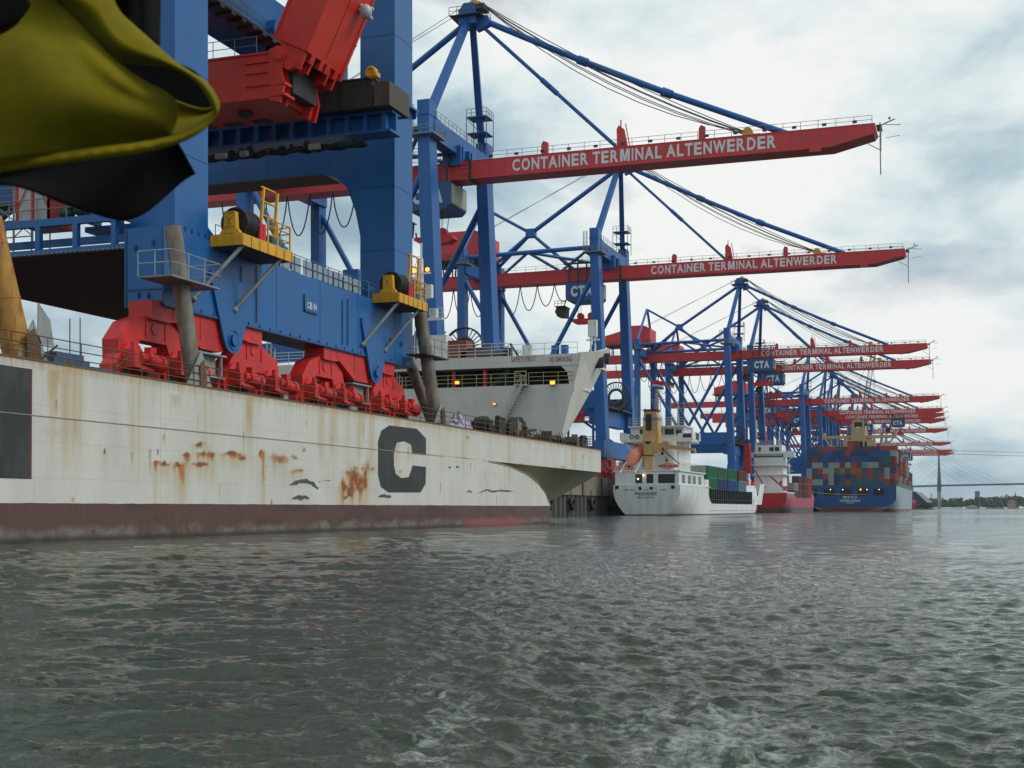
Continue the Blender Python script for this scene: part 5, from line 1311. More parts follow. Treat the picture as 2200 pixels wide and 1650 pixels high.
# main house and bridge
mb = MB().prism([(262, TC - 4.6), (274, TC - 4.6), (274, TC + 4.6), (262, TC + 4.6)], 'z', 8.95, 15.0)
mb.prism([(261.2, TC - 7.3), (266.5, TC - 7.6), (273, TC - 6.6), (273, TC + 6.6), (266.5, TC + 7.6), (261.2, TC + 7.3)], 'z', 14.9, 15.3)
for y0, y1 in ((TC - 7.5, TC - 7.35), (TC + 7.35, TC + 7.5)): mb.box(261.2, 270, y0, y1, 15.3, 17.0)
mb.box(261.2, 261.35, TC - 7.4, TC - 4.6, 15.3, 16.6).box(261.2, 261.35, TC + 2.6, TC + 7.4, 15.3, 16.5)
mb.beam((262, TC - 6.6, 15), (262, TC - 4.4, 12.2), .25, .25).beam((262, TC + 6.6, 15), (262, TC + 4.4, 12.2), .25, .25)
mb.tube((261.5, TC - 3.4, 9), (261.5, TC - 3.4, 14.9), 1.0, 16)
K(mb, 'deckhouse', SHIPW)
b2 = K(MB().prism([(TC - 5.2, 15.3), (TC + 5.2, 15.3), (TC + 5.7, 18.0), (TC - 5.7, 18.0)], 'x', 262.5, 270).box(261.9, 270.6, TC - 6, TC + 6, 18.0, 18.25), 'bridge_house', SHIPW)
for y0, y1 in ((3.6, 2.4), (-.1, -1.2), (-1.6, -3.5), (-3.9, -5.1)): win(b2, 262.45, TC + y1, TC + y0, 16.4, 17.6)
K(MB().rail([(262.2, TC - 5.8, 18.25), (262.2, TC + 5.8, 18.25)], 1.6, 1.2, 3, .045).rail([(261.3, TC - 7.3, 17), (261.3, TC - 4, 17)], .6, .8, 2, .04), 'railing', RAILW)
mb = MB()
for (y, z0, s) in ((TC + 3.6, 12.2, 261.9), (TC - 1.2, 12.3, 261.9), (TC - 2.2, 10.9, 261.9)): K(MB().box(s, s + .12, y - .25, y + .25, z0, z0 + .6), 'porthole', GLASS)
mb = MB()
for y in (TC + 3.9, TC + 5.0): K(MB().ring((261.1, y, 16.0), (1, 0, 0), .36, .08, 14, 5), 'life_ring', BLACK)
NS = paint('navy_screen', (.015, .04, .12)); K(MB().box(265, 268, TC - 7.62, TC - 7.5, 15.5, 16.8), 'side_screen', NS); K(MB().box(261.15, 261.2, TC - 7.3, TC - 5.6, 15.7, 16.5), 'side_screen', NS)
OCH = paint('ochre_paint', (.56, .34, .13), .5, .2, .4, .2, dirtamt=.2)
yf = at(1400, 960, s=257).y
fn = K(MB().prism([(yf - 1.5, 13.2), (yf - 1.6, 16.0), (yf - 1.3, 19.9), (yf - .95, 20.8), (yf + 1.4, 20.8), (yf + 1.7, 16), (yf + 1.75, 9.6), (yf + .2, 9.6), (yf - .2, 12.6)], 'x', 256.2, 259.2), 'funnel', OCH)
MB().box(256.1, 256.16, yf - .15, yf + 1.0, 17.0, 20.2).build('louvre', BLACK, fn)
MB().box(256.1, 259.3, yf - 1.2, yf + 1.5, 20.8, 21.2).tube((257.5, yf, 21.2), (257.5, yf, 22.1), .22, 8).build('cap', BLACK, fn)
MB().box(256.13, 259.24, yf - 1.42, yf + 1.6, 19.0, 19.5).build('band', paint('pale_blue', (.12, .25, .38)), fn)
p = at(1393, 1000, s=255.5)
cr = K(MB().box(255, 256.4, p.y - .95, p.y + .75, 8.95, 15.0).prism([(p.y + .7, 13.4), (p.y + .7, 15), (p.y - 3, 14.2), (p.y - 9.4, 13.2), (p.y - 9.6, 12.1), (p.y - 9.0, 12.7), (p.y - 4, 13.2), (p.y - .9, 12.2)], 'x', 255.2, 256), 'provision_crane', OCH)
MB().box(254.95, 256.45, p.y - 1, p.y + .8, 11.8, 12.0).build('slew_ring', BLACK, cr); MB().ball((255.3, p.y - 3, 13.1), .3, 8, 5).build('winch', BLACK, cr); MB().box(254.95, 255.2, p.y - .5, p.y + .5, 14.2, 14.7).build('marking', BLACK, cr)
MB().tube((255.6, p.y - 3, 13), (255.6, p.y - 6.2, 10.2), .12, 6).build('ram', DARK, cr)
# lamps
for (x, y) in ((1383, 1021), (1371, 1029)):
    p = at(x, y, s=253.1); K(MB().ball((252.95, p.y, p.z), .16, 8, 5), 'deck_lamp', LAMP_W)
# free-fall lifeboat on its ramp
lb = thing('lifeboat', 'orange enclosed lifeboat tilted on the coaster stern ramp', 'lifeboat', (254.5, TC + 3.6, 9.5))
A0, A1 = Vector((253.6, TC + 3.7, 9.7)), Vector((257.8, TC + 2.3, 14.2))
dv = (A1 - A0); 
def lbf(u, v):
    a = v * 2 * math.pi; r = 1.4 * math.sin(math.pi * min(1, max(0.0, u * .94 + .03))) ** .55
    side = Vector((0, 1, 0)); nn = dv.normalized().cross(side).normalized()
    q = A0 + dv * u + side * r * math.cos(a) + nn * r * .95 * math.sin(a); return q
LBO = paint('lifeboat_orange', (.66, .19, .10), .4, .15)
MB().grid(lbf, 18, 16).build('hull', LBO, lb)
q = A0 + dv * .74
MB().box(q.x - 1.2, q.x + .1, q.y - .6, q.y + .6, q.z + .5, q.z + 1.4).build('canopy', LBO, lb)
MB().box(q.x - 1.24, q.x - 1.2, q.y - .45, q.y + .45, q.z + .8, q.z + 1.2).build('window', GLASS, lb)
MB().add([tuple(lbf(.42, 0.5 + k) + Vector((-.06, 0, 0))) for k in ()], []) if False else None
q = A0 + dv * .48 + Vector((-1.22, -.1, .55))
mb = MB()
for k in range(3): mb.box(q.x + .15 * k, q.x + .05 + .15 * k, q.y - .5, q.y + .5, q.z + .35 * k - .3, q.z + .35 * k - .1)
mb.build('marking', LETTER, lb)
rmp = thing('lifeboat_ramp', 'white sloping davit ramp holding the orange lifeboat', 'davit', (254, TC + 3.6, 8.95))
mb = MB()
for k in (-1.5, 1.5): mb.beam(A0 + Vector((-1.2, k, -1.3)), A1 + Vector((0, k, -1.0)), .22, .3).beam(A1 + Vector((-.6, k, -1.3)), (A1.x, A1.y + k, 8.95), .2, .2)
mb.build('frame', SHIPW, rmp)
# rescue boat, masts, small gear
tag(MB().grid(lambda u, v: (258 + 1.0 * math.sin(math.pi * min(1, u * .95 + .02)) ** .5 * math.cos(v * 6.283), TC - 1.2 - 4.2 * u, 9.9 + .55 * math.sin(math.pi * min(1, u * .95 + .02)) ** .5 * math.sin(v * 6.283)), 14, 10).build('rescue_boat', paint('boat_red', (.4, .06, .04))), 'low red rescue boat on the coaster poop behind the rail', 'boat')
mb = MB()
p = at(1413, 830, s=263)
mb.tube((263, p.y, 18.2), (263, p.y, 27.5), .28, 8, .16).tube((263, p.y - .9, 18.2), (263, p.y - .3, 26), .07, 5).tube((263, p.y + .9, 18.2), (263, p.y + .3, 26), .07, 5)
for z in (20, 21.5, 23, 24.5): mb.box(262.8, 263.2, p.y - .7, p.y + .7, z, z + .1)
mb.beam((263, p.y - 1.5, 23.6), (263, p.y + 1.3, 23.6), .12, .16).beam((263, p.y - .5, 26.4), (263, p.y + 2.0, 26.4), .1, .14)
BM = paint('buff_mast', (.45, .36, .22), .6)
K(mb, 'mast', BM); mb = MB()
p2 = at(1457, 890, s=266)
mb.tube((266, p2.y, 18.2), (266, p2.y, 23.5), .25, 8, .12).beam((266, p2.y - 1.3, 22.0), (266, p2.y + 1.3, 22.0), .1, .12).beam((266, p2.y - 1.9, 23.0), (266, p2.y + 1.9, 23.0), .08, .1)
K(mb, 'mast', BM); mb = MB()
p3 = at(1387, 900, s=262.5); mb.tube((262.5, p3.y, 18.2), (262.5, p3.y, 22), .08, 5).beam((262.5, p3.y - 1.2, 21.6), (262.5, p3.y + 1.2, 21.6), .06, .12)
K(mb, 'mast', BM); mb = MB()
p4 = at(1443, 905, s=262.5); mb.ball((262.5, p4.y, 19.9), .3, 8, 6).tube((262.5, p4.y, 18.2), (262.5, p4.y, 19.8), .07, 5)
K(mb, 'searchlight', BM); mb = MB()
p5 = at(1368, 900, s=262.5); mb.tube((262.5, p5.y, 18.2), (262.5, p5.y, 24.5), .09, 5)
K(mb, 'mast', BM)
FLG = bpy.data.materials.new('flag_cloth_red_blue'); FLG.use_nodes = True
def flag(name, label, x, y, s, w, h, cols, horiz):
    p = at(x, y, s=s); root = thing(name, label, 'flag', (p.x, p.y, p.z))
    for i, c in enumerate(cols):
        m = paint(name + '_stripe', c, .8, .15, 2)
        z1 = p.z - h * i / len(cols); z0 = p.z - h * (i + 1) / len(cols)
        MB().grid(lambda u, v: (p.x + .12 * math.sin(u * 7), p.y - u * w, z0 + (z1 - z0) * v - .25 * u + .08 * math.sin(5 * u)), 8, 2).build('stripe', m, root)
    return root
flag('courtesy_flag', 'red, white and blue flag with a white emblem flying from the coaster mast', 1402, 817, 262.8, 2.3, 1.7, [(.5, .02, .04), (.5, .02, .04), (.55, .55, .6), (.02, .06, .3)], True)
flag('national_flag', 'small black, red and gold flag flying right of the coaster mast', 1437, 820, 262.8, 1.1, 1.1, [(.02, .02, .02), (.4, .02, .02), (.6, .38, .02)], True)

# ---- containers
def container_geo(L, W=2.44, H=2.59):
    mb = MB().box(0, L, 0, W, 0, H)
    for y in (0.03, W - .13): mb.box(-.05, 0, y, y + .1, 0, H)
    for z in (0, H - .12): mb.box(-.05, 0, 0, W, z, z + .12)
    mb.box(-.04, 0, W / 2 - .04, W / 2 + .04, .1, H - .1)
    for y in (.45, .85, 1.55, 1.95): mb.box(-.07, 0, y, y + .05, .1, H - .1)
    n = int(L / .55)
    for i in range(n): mb.box(.2 + i * .55, .42 + i * .55, -.05, 0, .15, H - .15)
    return mb
def cont_mats():
    spec = {'navy blue': (.025, .055, .16), 'blue': (.02, .085, .28), 'grey': (.33, .35, .33), 'brown': (.16, .05, .035), 'red': (.40, .055, .05), 'orange': (.42, .13, .03), 'green': (.015, .17, .07), 'teal': (.03, .12, .17), 'pale blue': (.12, .28, .38), 'dark grey': (.09, .11, .12)}
    return {k: paint('container_' + k.replace(' ', '_'), v, .55, .25, .6, .3, rust=.06) for k, v in spec.items()}
CM = cont_mats()
_cg = {}
def container(s, y, z, L, colr, label, group):
    if L not in _cg:
        o = container_geo(L).build('shipping_container', CM['blue']); _cg[L] = o.data
    else:
        o = bpy.data.objects.new('shipping_container', _cg[L]); COL.objects.link(o)
    o.location = (s, y, z)
    o.material_slots[0].link = 'OBJECT'; o.material_slots[0].material = CM[colr]
    tag(o, label, 'container', group); return o
ordn = ['first', 'second', 'third', 'fourth', 'fifth', 'sixth', 'seventh', 'eighth', 'ninth', 'tenth', 'eleventh', 'twelfth', 'thirteenth', 'fourteenth', 'fifteenth', 'sixteenth']
g1 = 'containers on the white coaster'
zc = 5.7
K(MB().box(287, 352, TC - 5.6, TC + 5.6, 2.0, zc - .05), 'hatch_coaming', paint('hatch_green', (.04, .10, .085), .7, .4, .5, .4, rust=.2))
mb = MB()
for i in range(22): mb.box(288 + i * 2.9, 288.4 + i * 2.9, TC - 6.0, TC - 5.55, 2.0, zc)
mb.box(287, 352, TC - 6.1, TC - 5.6, 3.3, 3.42)
K(mb, 'coaming_stay', DARK)
mb = MB()      # light bow bulwark and breakwater
mb.prism([(352, 2.4), (364, 2.4), (370, 8.2), (364, 8.0), (360, 5.0)], 'y', TC - 6.3, TC - 6.0)
K(mb, 'bow_bulwark', SHIPW)
ys = [TC - 5.6 + i * 2.5 for i in range(4)]
for si, s in enumerate((288, 301, 314.5, 330)):
    tiers = (2, 2, 2, 2)[si]
    for yi, y in enumerate(ys):
        for k in range(tiers):
            col = [['green', 'green', 'green', 'navy blue'], ['navy blue', 'green', 'teal', 'brown'], ['blue', 'green', 'grey', 'teal'], ['brown', 'brown', 'brown', 'brown']][si][(yi + 2 * k) % 4]
            if si == 1 and yi < 2: col = 'green' if k else 'navy blue'
            if si == 2 and yi < 2: col = 'green' if k else 'blue'
            if si == 3: col = 'brown' if k or yi > 0 else 'pale blue'
            if si == 0: col = 'green'
            container(s, y, zc + 2.62 * k, 12.1, col, f'{col} container on white coaster, {("lower", "upper")[k]} tier, {ordn[si]} stack forward, {ordn[yi]} row from water', g1)

# ---- red and white coaster
c2 = thing('coaster', 'red-hulled coaster with white deckhouse and red funnel, moored beyond the white one', 'ship', (432, 62, 0))
T2 = 62.0
def sheer2(a): 
    if a < 16: return 6.3
    if a < 24: return 6.3 - 1.0 * (a - 16) / 8
    if a < 84: return 5.0
    f = min(1, (a - 84) / 10); return 5.0 + 2.8 * f * f * (3 - 2 * f)
RH = band_paint('red_coaster_hull', [(1.7, (.10, .06, .065)), (5.0, (.40, .055, .085)), (99, (.45, .13, .16))], .5, .05)
loft_hull(432, 532, T2, 6.8, sheer2, .35, 22, 24, .12, 4.6, 50).build('hull', RH, c2)
RW = paint('bright_red', (.52, .02, .03), .45, .15)
MB().prism([(T2 - 6.75, 6.35), (T2 + 6.75, 6.35), (T2 + 6.75, 4.9), (T2 + 5.9, 3.2), (T2 + 3.5, 1.6), (T2 - 3.5, 1.6), (T2 - 5.9, 3.2), (T2 - 6.75, 4.9)], 'x', 431.85, 431.98).build('transom', RW, c2)
MB().box(431.8, 452, T2 - 6.85, T2 + 6.85, 6.35, 6.75).box(440, 450, T2 - 4.6, T2 + 5.0, 6.7, 19.5).box(438.5, 451, T2 - 5.6, T2 + 5.6, 12.4, 12.7).box(438.5, 451, T2 - 5.8, T2 + 5.8, 15.6, 15.9).box(439, 449, T2 - 4.2, T2 + 4.6, 19.5, 22.5).box(440, 446, T2 - 8.3, T2 + 8.3, 18.4, 18.8).box(440, 440.2, T2 - 8.3, T2 - 4.2, 18.8, 20.4).box(440, 440.2, T2 + 4.6, T2 + 8.3, 18.8, 20.2).beam((441, T2 - 7.4, 18.4), (441, T2 - 4.6, 15.6), .25, .25).build('deckhouse', SHIPW, c2)
for y0, y1, z0 in ((T2 - .2, T2 - 1.6, 20.4), (T2 - 2.0, T2 - 3.4, 20.4), (T2 + 3.4, T2 + 2.6, 20.4), (T2 - 3.6, T2 - 4.2, 9.2)): MB().box(438.9, 439.05, y1, y0, z0, z0 + 1.3).build('window', GLASS, c2)
MB().rail([(438.9, T2 - 4.2, 22.5), (438.9, T2 + 4.6, 22.5)], 1.3, 1.2, 3, .06).rail([(432, T2 - 6.7, 6.75), (432, T2 + 6.7, 6.75)], 1.3, 1.3, 3, .06).rail([(438.6, T2 - 5.5, 15.9), (438.6, T2 + 5.5, 15.9)], 1.2, 1.2, 2, .06).build('railing', RAILW, c2)
yf = at(1606, 1000, s=437).y
fn = MB().prism([(yf - 1.3, 13), (yf + 1.2, 13), (yf + .8, 23), (yf - .8, 23)], 'x', 435.5, 438.4).build('funnel', RW, c2)
MB().box(435.6, 438.2, yf - .7, yf + .7, 23, 23.5).tube((436.8, yf, 23.5), (436.8, yf, 24.6), .3, 8).build('cap', BLACK, fn)
mb = MB().tube((439, T2 + .6, 22.5), (439, T2 + .6, 34), .22, 6, .1).beam((439, T2 - 1.2, 29), (439, T2 + 2.4, 29), .12, .12).beam((439, T2 - .6, 31), (439, T2 + 1.8, 31), .1, .1)
mb.build('mast', RW, c2)
MB().tube((440, T2 + 4.2, 22.5), (440, T2 + 4.2, 31), .18, 6).build('mast', SHIPW, c2); MB().tube((440, T2 - 3.3, 22.5), (440, T2 - 3.3, 27), .16, 6).build('mast', SHIPW, c2)
MB().beam((435, T2 - 1.0, 12), (433.5, T2 - 6.0, 7.6), .35, .5).box(433, 434, T2 - 7, T2 - 5.4, 7, 8.6).build('davit', RW, c2); MB().beam((435, T2 + 4, 14), (434, T2 + .4, 8), .3, .4).build('davit', RW, c2)
p = at(1695, 1000, s=505)
MB().tube((505, p.y, 5), (505, p.y, 18.5), .35, 8).beam((505, p.y - 1.8, 15.5), (505, p.y + 1.4, 15.5), .3, .3).build('mast', SHIPW, c2)
MB().box(521, 528, T2 - 5.0, T2 + 5.0, 7.0, 8.6).box(524, 526, T2 - 3, T2, 8.6, 10).build('forecastle_gear', DARK, c2)
g2 = 'containers on the red coaster'
for (s, y, z, col) in ((462, T2 - 5.5, 5.1, 'dark grey'), (462, T2 - 5.5, 7.72, 'grey'), (475, T2 - 5.5, 5.1, 'brown'), (475, T2 - 5.5, 7.72, 'brown'), (475, T2 - 5.5, 10.34, 'brown'), (490, T2 - 5.5, 5.1, 'brown'), (490, T2 - 5.5, 7.72, 'brown'), (490, T2 - 5.5, 10.34, 'brown'), (503.5, T2 - 5.5, 5.1, 'red'), (503.5, T2 - 5.5, 7.72, 'red'), (503.5, T2 - 5.5, 10.34, 'red')):
    tr = int((z - 5) / 2.6); container(s, y, z, 12.1, col, f'{col} container on red coaster, {("bottom", "middle", "top")[tr]} of {ordn[[462, 475, 490, 503.5].index(s)]} stack along deck', g2)

# ---- big blue-sterned container ship
c3 = thing('container_ship', 'huge blue-sterned container ship piled with containers, cream bridge wings above the stacks', 'ship', (622, 50.4, 0))
T3, B3, S3 = 50.4, 20.2, 622.0
BH = band_paint('blue_ship_hull', [(1.1, (.26, .07, .06)), (99, (.30, .36, .42))], .45, .02)
loft_hull(S3, S3 + 250, T3, B3, lambda a: 11.6 + .3 * max(0, (a - 200) / 50), .55, 55, 70, .16, 7.0, 56, -1.5).build('hull', BH, c3)
BS = band_paint('blue_stern', [(1.9, (.24, .05, .05)), (99, (.012, .075, .24))], .45, .03)
prof = []
for i in range(25):
    a = math.pi * i / 24; prof.append((T3 + (B3 + .05) * math.cos(a), 6.2 - 5.3 * math.sin(a) ** .75))
prof = [(T3 + B3 + .05, 11.7)] + prof + [(T3 - B3 - .05, 11.7)]
MB().prism(prof, 'x', S3 - .6, S3 - .05).build('transom', BS, c3)
for i in range(5):
    x0 = (1733, 1770, 1806, 1842, 1876)[i]; a = at(x0, 1058, s=S3 - .7); b = at(x0 + 23, 1058, s=S3 - .7)
    o = MB().box(S3 - .72, S3 - .61, b.y, a.y, 7.3, 10.4).build('mooring_opening', BLACK, c3)
    for f in ((.4,), (.62,), (.2,), (.3, .9), (.55,))[i]:
        r = .38 if (i == 3 and f < .5) else .18
        MB().ball((S3 - 1.0, a.y + (b.y - a.y) * f, 10.0), r, 8, 6).build('lamp', LAMP_O if r > .3 else LAMP_W, o)
MBT = MB()
stern_text('현대 부산', 0, 6.4, 5.9, 1.15, S3 - .63, T3 + .3, .02); stern_text('HYUNDAI BUSAN', 0, 9.0, 4.35, 1.05, S3 - .63, T3 + .3, .03); stern_text('LONDON', 0, 3.3, 3.5, .6, S3 - .63, T3 + .3, .01)
MBT.build('lettering', LETTER, c3)
# containers: full stern face, then the outboard rows of the bays ahead
rows = ['T b n b n n n b r n n b n n d n g', 'n B n b n b n n b b b n n b e B', 'n g g b g g B g r B p g g B b B', 'g b r g g e o d o o d r d d g n', 'g B b r g n d n d r d r d r g r', 'n g g n g n d r d e d d d d r B']
cmap = {'n': 'navy blue', 'b': 'blue', 'g': 'grey', 'B': 'brown', 'r': 'red', 'o': 'orange', 'e': 'green', 'd': 'teal', 'p': 'pale blue', 'T': 'dark grey'}
rows[0] = 'n n B b b n n r n n n b b d b g'
g3 = 'containers on the blue-sterned ship'
z0 = 12.2
MB().box(S3 - .2, S3 + 14, T3 - B3, T3 + B3, 11.7, 12.15).box(S3 + 14, S3 + 220, T3 - B3 + .5, T3 + B3 - .5, 11.7, 14.2).build('lashing_deck', paint('lashing_green', (.03, .11, .06)), c3)
for ri, row in enumerate(rows):
    for ci, ch in enumerate(row.split()):
        y = T3 + B3 - 2.5 * (ci + 1) - .05
        container(S3 + .4, y, z0 + 2.62 * (5 - ri), 12.1, cmap[ch], f'{cmap[ch]} container above the blue stern, {ordn[ri]} row from top, {ordn[ci]} from left', g3)
top = 'd d r r r d B R B n B B n r r r'.replace('R', 'r').split()
for ci, ch in enumerate(top):
    y = T3 + B3 - 2.5 * (ci + 1) - .05
    container(S3 + 13.6, y, z0 + 2.62 * 6, 12.1, cmap[ch], f'{cmap[ch]} container in top layer behind the stern stacks, {ordn[ci]} from left', g3)
for ci in (7, 8): container(S3 + 13.6, T3 + B3 - 2.5 * (ci + 1) - .05, z0 + 2.62 * 7, 12.1, ('red', 'brown')[ci - 7], f'{("red", "brown")[ci - 7]} container one above the top layer, left of cream bridge house', g3)
rr = random.Random(21)
bays = [(S3 + 13.6, 6), (S3 + 40, 6), (S3 + 56, 6), (S3 + 78, 5), (S3 + 96, 5), (S3 + 118, 4), (S3 + 140, 4), (S3 + 164, 3), (S3 + 184, 3)]
for bi, (s, n) in enumerate(bays):
    for k in range(n):
        for j in range(2):
            if j == 1 and k < n - 2: continue
            col = rr.choice(['red', 'red', 'brown', 'grey', 'navy blue', 'brown', 'red', 'grey'] if bi < 7 else ['brown', 'grey', 'green', 'brown'])
            container(s, T3 - B3 + .2 + 2.5 * j, (z0 if bi == 0 else z0 + 2.1) + 2.62 * k, 12.1, col, f'{col} container on open side, {ordn[bi]} bay forward of stern, {ordn[k]} tier, {("outer", "inner")[j]} row', g3)
CRM = paint('cream_bridge', (.52, .42, .22), .5, .15, .3, .3, dirtamt=.15)
bs = S3 + 29
def Y(x): return at(x, 950, s=bs).y
mb = MB().box(bs, bs + 8, Y(1862), Y(1826), 12, 33.5).box(bs - .3, bs + 9, Y(1859), Y(1829), 33.5, 40.5)
mb.box(bs, bs + 6, Y(1880), Y(1811), 12, 34.6).box(bs + .5, bs + 4, Y(1925), Y(1767), 35.2, 36.6)
mb.box(bs + .4, bs + 4.2, Y(1772), Y(1766), 35, 38).box(bs + .4, bs + 4.2, Y(1926), Y(1920), 35, 38.2)
for x0, x1 in ((1770, 1786), (1922, 1905)): mb.beam((bs + .6, Y(x0), 36), (bs + .6, Y(x1), 31), .6, .8)
for x in (1786, 1800, 1893, 1905): mb.box(bs + .5, bs + 1.2, Y(x) - .3, Y(x) + .3, 31.5, 35.5)
for x0, x1 in ((1783, 1795), (1898, 1912)): mb.box(bs, bs + 3, Y(x1), Y(x0), 30.8, 31.6)
for x in (1832, 1856): mb.beam((bs - .5, Y(x), 30), (bs - .5, Y(1844 + (x - 1844) * .85), 43.5), .9, .9)
mb.box(bs - .6, bs, Y(1856), Y(1832), 43, 44).box(bs - .4, bs, Y(1856), Y(1832), 38.2, 38.8).box(bs - .4, bs, Y(1856), Y(1832), 33.9, 34.5)
mb.box(bs - .4, bs, Y(1858), Y(1830), 30.2, 31)
bh = mb.build('bridge_house', CRM, c3)
MB().box(bs - .35, bs - .3, Y(1855), Y(1832), 40.6, 42.9).build('window', GLASS, bh)
for x0, x1 in ((1873, 1866), (1823, 1818)): MB().box(bs - .06, bs, Y(x0), Y(x1), 36.9, 37.6).build('window', GLASS, bh)
MB().tube((bs, Y(1843), 43.5), (bs, Y(1843), 51), .35, 6).beam((bs, Y(1848), 48), (bs, Y(1838), 48), .3, .3).beam((bs, Y(1846), 50), (bs, Y(1840), 50), .2, .2).build('mast', CRM, c3)
MB().tube((bs, Y(1864), 36), (bs, Y(1864), 45), .15, 5).build('mast', CRM, c3); MB().tube((bs, Y(1821), 34), (bs, Y(1821), 41), .15, 5).build('mast', CRM, c3)
MB().ball((bs, Y(1868), 42.5), .9, 10, 8).build('radar_dome', SHIPW, c3)
# mooring line from the red coaster's bow to the quay side
mb = MB(); a = Vector((528, T2 - 3, 8)); b = Vector((S3 - 1, T3 - 8, 7.9))
pts = [a.lerp(b, k / 10) - Vector((0, 0, .6 * 4 * (k / 10) * (1 - k / 10))) for k in range(11)]
mb.path(pts, .05, 4)
tag(mb.build('mooring_rope', paint('pale_rope', (.45, .42, .35))), 'thin pale mooring rope stretched from the red bow across the blue stern', 'rope')

# ---------------------------------------------------------------- quay
CONC = paint('stained_concrete', (0.24, 0.22, 0.17), 0.85, 0.4, .25, .3, rust=.1, dirtamt=.5, dirt=(.09, .085, .07))
PILE = paint('sheet_pile', (0.085, 0.088, 0.075), 0.75, 0.4, .35, .15, rust=.15, dirtamt=.5, dirt=(.03, .032, .03))
APRON = paint('quay_apron', (0.16, 0.16, 0.155), 0.85, 0.25, .1, 1)
q = MB().box(140, 1560, 70.6, 700, 7.35, 7.6).build('quay', APRON); q['kind'] = 'structure'
qw = thing('quay_wall', 'tall quay wall, stained concrete above dark steel sheet piles', 'wall', (200, 70, 0))
MB().box(140, 1560, 69.75, 70.6, 3.9, 7.66).build('concrete_cap', CONC, qw)
mb = MB(); pts = []
s = 140.0
while s < 1560:
    pts += [(s, 70.5), (s + .9, 70.5), (s + 1.25, 69.95), (s + 2.45, 69.95)]; s += 2.8
vs = [(p[0], p[1], z) for z in (-2, 3.9) for p in pts]; n = len(pts)
mb.add(vs, [(i, i + 1, n + i + 1, n + i) for i in range(n - 1)])
mb.build('sheet_piles', PILE, qw)
mb = MB()
for s in np.arange(144, 1555, 14.0): mb.box(s, s + .5, 69.55, 69.75, 3.9, 7.6)
mb.build('ladder_rail', paint('rail_dark', (.05, .05, .05)), qw)
for i in range(16):
    s = 206 + i * 14.0 
    mb = MB().ring((s, 69.35, 2.3), (0, 1, 0), .95, .42, 20, 8)
    o = mb.build('tyre_fender', BLACK)
    o['group'] = 'tyre fenders on the quay wall'
    tag(o, 'black tyre fender hanging on the sheet piles of the quay wall', 'fender', 'tyre fenders on the quay wall')
    MB().tube((s - .5, 69.5, 3.0), (s - .5, 69.7, 5), .05, 4).tube((s + .5, 69.5, 3.0), (s + .5, 69.7, 5), .05, 4).build('chain', DARK, o)
# truck-like yard bits near the third crane's foot: red and blue lashing cages
for i, (x, y, s, lab) in enumerate(((1245, 890, 290, 'red railed gangway cage standing on quay left of the second crane leg'), (1418, 968, 470, 'red railed gangway cage behind the white coaster bridge wing'))):
    p = at(x, y, s=s); z0 = p.z - 1.5
    r = thing('gangway_cage', lab, 'gangway', (s, p.y, QZ))
    mb = MB().box(s, s + 3, p.y - 3.5, p.y + 3.5, z0 - .3, z0).rail([(s, p.y - 3.5, z0), (s, p.y + 3.5, z0)], 1.3, 1.2, 2, .08).box(s, s + 2, p.y + .2, p.y + 2.2, z0, z0 + 3.0).box(s, s + 1, p.y - .9, p.y - .3, z0, z0 + 4)
    mb.build('cage', RED2, r)
    MB().box(s - .05, s, p.y + .6, p.y + 1.8, z0 + .8, z0 + 2.4).build('window', paint('teal_glass', (.08, .2, .2)), r)
    mb = MB()
    for y in (-3, 3): mb.tube((s + 1, p.y + y, QZ), (s + 1, p.y + y, z0 - .3), .3, 8)
    mb.beam((s + 1, p.y - 1, z0 - .3), (s + 1, p.y - 9, z0 - 6), .5, .5)
    mb.build('stand', BLUE, r)
# piled blue stanchions on quay by the first crane foot
p = at(1250, 935, s=300)
mb = MB().rail([(300, p.y + 12, p.z - 2.6), (300, p.y - 6, p.z - 2.6)], 2.2, 2.0, 4, .1).box(300, 303, p.y - 6, p.y + 12, p.z - 3.2, p.z - 2.6)
for y in (-5, 2, 10): mb.tube((301, p.y + y, QZ), (301, p.y + y, p.z - 2.6), .35, 8)
mb.box(300, 302, p.y - 1, p.y + 6, p.z - 2.6, p.z - .6)
tag(mb.build('access_stage', BLUE), 'blue railed access stage on quay beyond the heavy ship bow', 'stage')

# ---------------------------------------------------------------- far shore
FAR = paint('far_ground', (.06, .075, .04), .9, .3, .05, 1)
def far(x, y, d): return at(x, y, d=d)
def farpt(x, d, z): p = at(x, HOR, d=d); return (p.x, p.y, z)
mb = MB()
mb.add([farpt(-1500, 2620, .35), farpt(3800, 2620, .35), farpt(3800, 9000, .6), farpt(-1500, 9000, .6)], [(0, 1, 2, 3)])
mb.add([farpt(-1500, 2620, -2), farpt(3800, 2620, -2), farpt(3800, 2620, .35), farpt(-1500, 2620, .35)], [(0, 1, 2, 3)])
o = mb.build('far_bank', FAR); o['kind'] = 'structure'
rr = random.Random(33)
def foliage(name, col):
    m = bpy.data.materials.new(name); m.use_nodes = True; t = m.node_tree; b = t.nodes['Principled BSDF']
    g = N(t, 'ShaderNodeNewGeometry').outputs['Position']
    link(t, mixc(t, noise(t, g, .06, 5, .7), tuple(c * .45 for c in col), tuple(c * 1.5 for c in col)), b.inputs['Base Color']); b.inputs['Roughness'].default_value = .9
    return m
FOL = foliage('far_foliage', (.035, .06, .03))
mb = MB()
